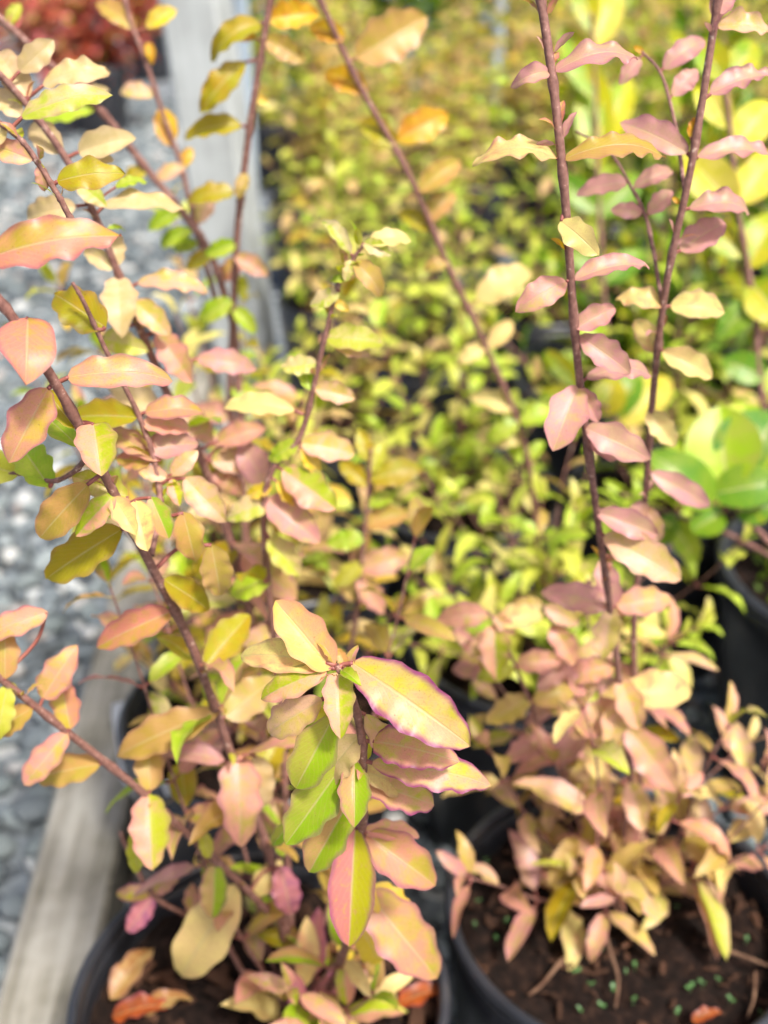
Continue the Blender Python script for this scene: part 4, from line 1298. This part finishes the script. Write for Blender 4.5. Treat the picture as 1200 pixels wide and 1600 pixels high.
# ------------------------------------------------------------------ rows of shrubs behind
def far_variant(seed, mixes, hgt, nst, l0, l1, step):
    r = random.Random(seed)
    data = ([], [], [], [], [])
    SV, SF = [], []
    for k in range(nst):
        pts = grow_stem(r, Vector((r.uniform(-.03, .03), r.uniform(-.03, .03), SZ - .004)), r.uniform(0, 6.3), r.uniform(.03, .45) if k % 3 else r.uniform(.8, 1.2), (hgt * r.uniform(.5, 1.15)) if k % 3 else r.uniform(.2, .3), .3, 6)
        tv, tf = tube(pts, .0024, .001, 4)
        b = len(SV); SV += tv; SF += [tuple(x + b for x in f) for f in tf]
        for M, L in stem_leaves(r, pts, step, l0, l1, start=.15, droop=.15):
            mass_leaf(*data, M, L, pick(r, mixes), r.random())
    return make_mesh('stems', SV, SF, mats=[M_stem]), mass_mesh('foliage', data)
mixY = [('f1', 4), ('f2', 3), ('f3', 2), ('f4', 1.2), ('ye', .6), ('tn', .6)]
mixT = [('f1', 4), ('f2', 4), ('f4', 3.5), ('f3', 1.5), ('pp', 1.5), ('ye', .8), ('pk', .5)]
mixN = [('f3', 3.5), ('f1', 4), ('f2', 1.5), ('gr', 1.5), ('f4', .7)]
FAR = [far_variant(100 + i, mixY if i % 2 else mixT, .46 + .13 * (i % 3), 17, .042, .068, .046) for i in range(8)]
FARN = [far_variant(200 + i, mixN, .34 + .08 * (i % 3), 17, .038, .062, .038) for i in range(4)]
mid_labels = []
r = random.Random(9)
cands = [(1.20, -.13), (1.36, .11), (1.37, .40)]
for (b_, a_) in cands: pots_taken.append((a_, b_, .14))
row, yy = 0, 1.30
while yy < 5.3:
    sp = .37 if yy < 3.5 else .46
    xx = -3.2 + (sp / 2 if row % 2 else 0)
    while xx < 4.0:
        x = xx + r.uniform(-.04, .04); y = yy + r.uniform(-.05, .05)
        xx += sp
        if y < 2.5 and board_side(x, y) < .19: continue
        if y >= 2.5 and 600 + F * x / (y * math.cos(PITCH) + (H - .3) * math.sin(PITCH)) < 420: continue
        if any((x - a) ** 2 + (y - b) ** 2 < (.14 + c) ** 2 * .98 for a, b, c in pots_taken): continue
        iv = in_view(x, y, .45, 130)
        if not iv: continue
        if (x - pb.x) ** 2 + (y - pb.y) ** 2 < .27 ** 2: continue
        cands.append((y, x))
    yy += sp * .87; row += 1
cands.sort()
NEARN = 10
near_words = ['low yellow-green shrub in a pot just behind the golden olive shrub', 'bright green shrub, nearest of the rows, below the middle of the picture']
for k, (y, x) in enumerate(cands):
    t = empty('potted_shrub', (x, y, 0), r.uniform(0, 6.3))
    if k < NEARN:
        pxy = in_view(x, y, .4, 400)
        t['px'] = f'{pxy[0]:.0f},{pxy[1]:.0f}'
        add_pot(t)
        mx = mixN if x > -.05 else mixY
        for q in range(14):
            pts = grow_stem(r, Vector((r.uniform(-.03, .03), r.uniform(-.03, .03), SZ - .004)), 6.3 * q / 16 + r.uniform(-.2, .2), r.uniform(.05, .5) if q % 3 else r.uniform(.8, 1.15), (r.uniform(.18, .34) if q % 4 else r.uniform(.4, .55)) if q % 3 else r.uniform(.16, .25), .35, 6)
            add_stem_with_leaves(r, t, pts, .0018, mx, .043, .036, .064, start=.25, droop=.12)
        mid_labels.append((t, x, y))
    else:
        sm, fm = (FARN if (y < 2.3 and r.random() < .8) else FAR)[r.randrange(4)] if y < 2.3 else FAR[2 * r.randrange(4) + (1 if (x > .10 * y - .1) != (r.random() < .25) else 0)]
        p = mesh_obj('pot', POT3[0], t); mesh_obj('rim', POT3[1], p)
        s = mesh_obj('soil', SOIL3[r.randrange(3)], t); s.location = (0, 0, SZ)
        st = mesh_obj('stem', sm, t); fo = mesh_obj('foliage', fm, t)
        fo['kind'] = 'stuff'
        sc = r.uniform(.85, 1.2)
        st.scale = fo.scale = (1, 1, sc)
        st.location = fo.location = (0, 0, SZ * (1 - sc))
        tag(t, 'blurred yellow-green and tan shrub in the potted rows stretching back to the hedge', 'shrub', 'rows of potted shrubs behind')
for k, (t, x, y) in enumerate(mid_labels):
    px = float(t['px'].split(',')[0]); py = float(t['px'].split(',')[1])
    del t['px']
MIDL = ['bushy yellow-green shrub potted directly behind the golden olive shrub', 'bright green shrub in the pot behind the one with the slanting bare stem',
        'low green shrub between the slanting-stem shrub and the large right-edge pot', 'yellow-green shrub, second pot straight back behind the golden olive shrub',
        'blurred shrub in mid distance where the slanting bare stem crosses the rows', 'green shrub in the pot left behind the low yellow broad-leaved shrub',
        'blurred shrub, third pot straight back behind the golden olive shrub', 'blurred green shrub farther back, just right of the slanting bare stem',
        'blurred shrub far back, left of the tallest mauve stem', 'blurred shrub far back above the middle shoot tip, right of the leaning post']
for k, (t, x, y) in enumerate(mid_labels):
    tag(t, MIDL[k], 'shrub', 'young shrubs in black nursery pots')

# ------------------------------------------------------------------ red shrubs on the gravel, far left
def red_variant(seed):
    r = random.Random(seed)
    data = ([], [], [], [], [])
    SV, SF = [], []
    for k in range(34):
        pts = grow_stem(r, Vector((0, 0, .25)), r.uniform(0, 6.3), r.uniform(.1, 1.15), r.uniform(.4, .95), .4, 6)
        tv, tf = tube(pts, .006, .002, 4)
        b = len(SV); SV += tv; SF += [tuple(x + b for x in f) for f in tf]
        for M, L in stem_leaves(r, pts, .055, .08, .13, start=.15, droop=.3):
            mass_leaf(*data, M, L, pick(r, [('rd', 4), ('rp', 2), ('ro', 3), ('ol', .6)]), r.random())
    return make_mesh('stems', SV, SF, mats=[M_stem]), mass_mesh('foliage', data)
REDV = [red_variant(300 + i) for i in range(3)]
POTR = pot_meshes(.17, .36, 'r')
for k, (px, py, lab) in enumerate([(160, 215, 'red-leaved shrub in a black pot standing alone on the gravel'), (238, 125, 'red-leaved shrub in a black pot just left of the leaning post'),
                                   (60, 110, 'red-leaved shrub behind the lone potted red one'), (-40, 150, 'pink-red shrub cut by the left edge of the picture'), (130, 60, 'farthest red shrub at the top left, behind the other red ones')]):
    g = G(px, py, 0)
    t = empty('potted_shrub', (g.x, g.y, 0), k * 1.3)
    p = mesh_obj('pot', POTR[0], t); mesh_obj('rim', POTR[1], p)
    s = mesh_obj('soil', SOIL3[0], t); s.location = (0, 0, .32); s.scale = (1.15, 1.15, 1)
    sm, fm = REDV[k % 3]
    st = mesh_obj('stem', sm, t); fo = mesh_obj('foliage', fm, t); fo['kind'] = 'stuff'
    tag(t, lab, 'shrub', 'red shrubs beyond the gravel')

# ------------------------------------------------------------------ the hedge at the back
r = random.Random(71)
def hedge(name, x0, x1, y, hgt, mixes, label, n, seed):
    r = random.Random(seed)
    data = ([], [], [], [], [])
    t = empty(name, ((x0 + x1) / 2, y, 0))
    xc = (x0 + x1) / 2
    for k in range(n):
        x = r.uniform(x0, x1) - xc; z = hgt * r.random() ** .8
        dpt = .45 * (1 - (z / hgt) ** 3 * .5)
        lump = .22 * mnoise.noise(Vector((x * 1.4 + seed, z * 1.6, 0)))
        q = Vector((x, -dpt * r.uniform(.55, 1.0) + lump * 1.6 + .2, z + lump * .3))
        d = Vector((r.uniform(-1, 1), r.uniform(-1.2, .4), r.uniform(-.4, 1))).normalized()
        mass_leaf(*data, leaf_frame(q, d, Vector((0, -.4, 1)), r.uniform(-1, 1)), r.uniform(.07, .13), pick(r, mixes), r.random())
    fo = mesh_obj('foliage', mass_mesh('foliage', data), t); fo['kind'] = 'stuff'
    SV, SF = [], []
    for k in range(int((x1 - x0) / .5)):
        x = x0 - xc + .25 + k * .5
        pts = catmull([Vector((x, .05, 0)), Vector((x + r.uniform(-.1, .1), .02, hgt * .4)), Vector((x + r.uniform(-.2, .2), .05, hgt * .8))], 4)
        V, Fc = tube(pts, .02, .008, 5)
        mesh_obj('trunk', make_mesh('trunk', V, Fc, mats=[M_stem]), t)
    tag(t, label, 'hedge')
hedge('hedge', -0.9, 3.4, 6.6, 1.3, [('dg', 6), ('bg', .8), ('ol', .8)], 'dark green hedge running along the back of the rows', 9000, 3)

# ------------------------------------------------------------------ small things on and by the pots
def tag_mesh():
    V, Fc = [], []
    n = 8; w, L, T = .016, .13, .0012
    for i in range(n + 1):
        t = i / n; y = L * t
        hw = w / 2 * (min(1, .15 + t * 4)) * (1 if t < .97 else .8)
        z = .010 * t * t
        for (x, dz) in ((-hw, 0), (hw, 0), (hw, T), (-hw, T)):
            V.append((x, y, z + dz))
    for i in range(n):
        for k in range(4):
            a, b = i * 4 + k, i * 4 + (k + 1) % 4
            Fc.append((a, b, b + 4, a + 4))
    Fc += [(3, 2, 1, 0), tuple(n * 4 + k for k in range(4))]
    return make_mesh('plant_tag', V, Fc, smooth=False, mats=[M_tag])
TAGM = tag_mesh()
def place_tag(p0, p1, label, roll, scale):
    o = mesh_obj('plant_tag', TAGM)
    o.matrix_basis = leaf_frame(p0, p1 - p0, Vector((0, -1, .6)), roll) @ Matrix.Diagonal((scale, (p1 - p0).length / .13, 1, 1))
    tag(o, label, 'plant tag', 'white plastic plant tags')
place_tag(P(292, 1275, 1.03), P(262, 1205, .97), 'white plastic plant tag tucked between the two left pots', 0.2, 1.1)
place_tag(P(215, 1250, 1.20), P(190, 1090, 1.16), 'pale plastic plant tag leaning beside the weathered timber edging', 0.3, 1.7)

# seedlings on the right pot's soil
def seedling_mesh(seed):
    r = random.Random(seed)
    V, Fc = tube([Vector((0, 0, -.003)), Vector((.0006, 0, .003)), Vector((0, .0004, .006))], .0005, .0004, 5)
    V = [tuple(v) for v in V]
    for s in (-1, 1):
        M = leaf_frame(Vector((0, 0, .006)), Vector((s * 1.0, r.uniform(-.2, .2), .35)), Vector((0, 0, 1)), 0)
        b = len(V); L = .0058
        for i in range(6):
            v = i / 5; hw = .0022 * prof(v, .9, .5)
            for u in (-1, 0, 1):
                V.append(tuple(M @ Vector((u * hw, v * L, .0008 * math.sin(3.1 * v) + abs(u) * .0004))))
        for i in range(5):
            for j in range(2):
                k = b + i * 3 + j
                Fc.append((k, k + 1, k + 4, k + 3))
    return make_mesh('seedling', V, Fc, mats=[M_seed])
SEEDM = [seedling_mesh(i) for i in range(4)]
r = random.Random(8)
for (px, py) in [(978, 1522), (992, 1516), (900, 1525), (925, 1543), (957, 1548), (990, 1568), (935, 1490), (1078, 1548), (1097, 1541), (1122, 1535), (1140, 1567), (1058, 1585), (938, 1575), (905, 1580), (1165, 1473), (1186, 1585),
                 (775, 1472), (790, 1445), (742, 1448), (748, 1412), (735, 1415), (812, 1458), (800, 1400), (760, 1352), (1058, 1420), (752, 1340)]:
    g = G(px, py, SZ + .004)
    o = mesh_obj('seedling', SEEDM[r.randrange(4)])
    o.location = g
    o.rotation_euler = (r.uniform(-.2, .2), r.uniform(-.2, .2), r.uniform(0, 6.3))
    s = r.uniform(.45, .85); o.scale = (s, s, s)
    tag(o, 'tiny two-leaved green seedling sprouting from the soil of the front right pot', 'seedling', 'seedlings in the front right pot')
# thin roots / twigs lying on the right pot's soil
def lying_twig(pixs, rad, label, soil_z=SZ + .006):
    pts = [G(x, y, soil_z + dz) for (x, y, dz) in pixs]
    c = pts[0].copy()
    V, Fc = tube([q - c for q in catmull(pts, 6)], rad, rad * .6, 6, 5)
    o = mesh_obj('dry_twig', make_mesh('dry_twig', V, Fc, mats=[M_root]))
    o.location = c
    tag(o, label, 'twig')
lying_twig([(895, 1480, .004), (870, 1510, .004), (845, 1540, .003), (825, 1555, .0)], .0019, 'short brown twig lying on soil near the left rim of the front right pot')
lying_twig([(1100, 1475, .002), (1150, 1490, .006), (1190, 1505, .004), (1230, 1520, .0)], .0018, 'curved brown twig on soil at the right side of the front right pot')
lying_twig([(1180, 1520, .002), (1178, 1560, .006), (1168, 1590, .004)], .0012, 'thin upright-looking rootlet on soil by the right picture edge')
lying_twig([(943, 1450, .03), (955, 1490, .016), (966, 1530, .006), (962, 1575, .001)], .0016, 'dark reddish twig standing in the soil among the seedlings')
# fallen leaves
def fallen(px, py, az, L, key, label, z=SZ + .010, tilt=.25, wv=.14):
    me = leaf_mesh(L, L * .45, .08, .35, wv, 2.3, px, .3, .5, 12, 4, None, bite=.1)
    o = bpy.data.objects.new('fallen_leaf', me)
    g = G(px, py, z)
    o.matrix_basis = leaf_frame(g, Vector((math.cos(az), math.sin(az), tilt)), Vector((0, 0, 1)), .2)
    paint(o, key); link(o)
    tag(o, label, 'fallen leaf', 'fallen leaves on the soil')
PAL['dr'] = ((196, 104, 58), (150, 84, 52), .1, .4, 0)
PAL['dc'] = ((206, 178, 120), (170, 120, 76), .1, .3, 0)
fallen(175, 1590, .1, .045, 'dr', 'curled orange-brown dead leaf on soil at the bottom of the front left pot')
fallen(172, 1562, 1.0, .050, 'dc', 'cream dead leaf lying on soil near the left wall of the front left pot')
fallen(215, 1582, .2, .04, 'dc', 'small tan dead leaf lying between the orange and the cream one')
fallen(560, 1592, .6, .042, 'dr', 'orange-brown dead leaf on soil under the focused leaf tip')
fallen(620, 1570, .2, .04, 'dr', 'rust-coloured dead leaf near the right wall of the front left pot')
fallen(920, 1500, 1.3, .018, 'dc', 'small pinkish tan dead leaf among the green seedlings')
fallen(1080, 1595, .2, .024, 'dr', 'curled orange leaf scrap on soil at the bottom right')

# ------------------------------------------------------------------ past 300 leaves on one shrub, the smallest become one part
def limit_leaves(root, cap=300):
    lv = [c for st in root.children for c in st.children if c.name.startswith('leaf')]
    if len(lv) <= cap: return
    small = sorted((c for c in lv if c.data.users > 2), key=lambda c: c.matrix_basis.to_scale().x)[:len(lv) - cap]
    data = ([], [], [], [], [])
    for c in small:
        key_a, key_b = tuple(c.color)[:3], tuple(c['tint'])[:3]
        me = c.data; b = len(data[0]); rr = prng.random()
        uvs = [(0.5, 0.0)] * len(me.vertices)
        ul = me.uv_layers[0].data
        for lp in me.loops: uvs[lp.vertex_index] = tuple(ul[lp.index].uv)
        for k, vt in enumerate(me.vertices):
            data[0].append(c.matrix_basis @ vt.co); data[2].append(uvs[k]); data[3].append((*key_a, rr)); data[4].append((*key_b, 1))
        for p in me.polygons: data[1].append(tuple(x + b for x in p.vertices))
        bpy.data.objects.remove(c)
    fo = mesh_obj('small_leaves', mass_mesh('small_leaves', data), root)
    fo['kind'] = 'stuff'
for root in [o for o in list(bpy.data.objects) if o.parent is None and o.type == 'EMPTY' and o.name.startswith('potted_shrub')]:
    limit_leaves(root)
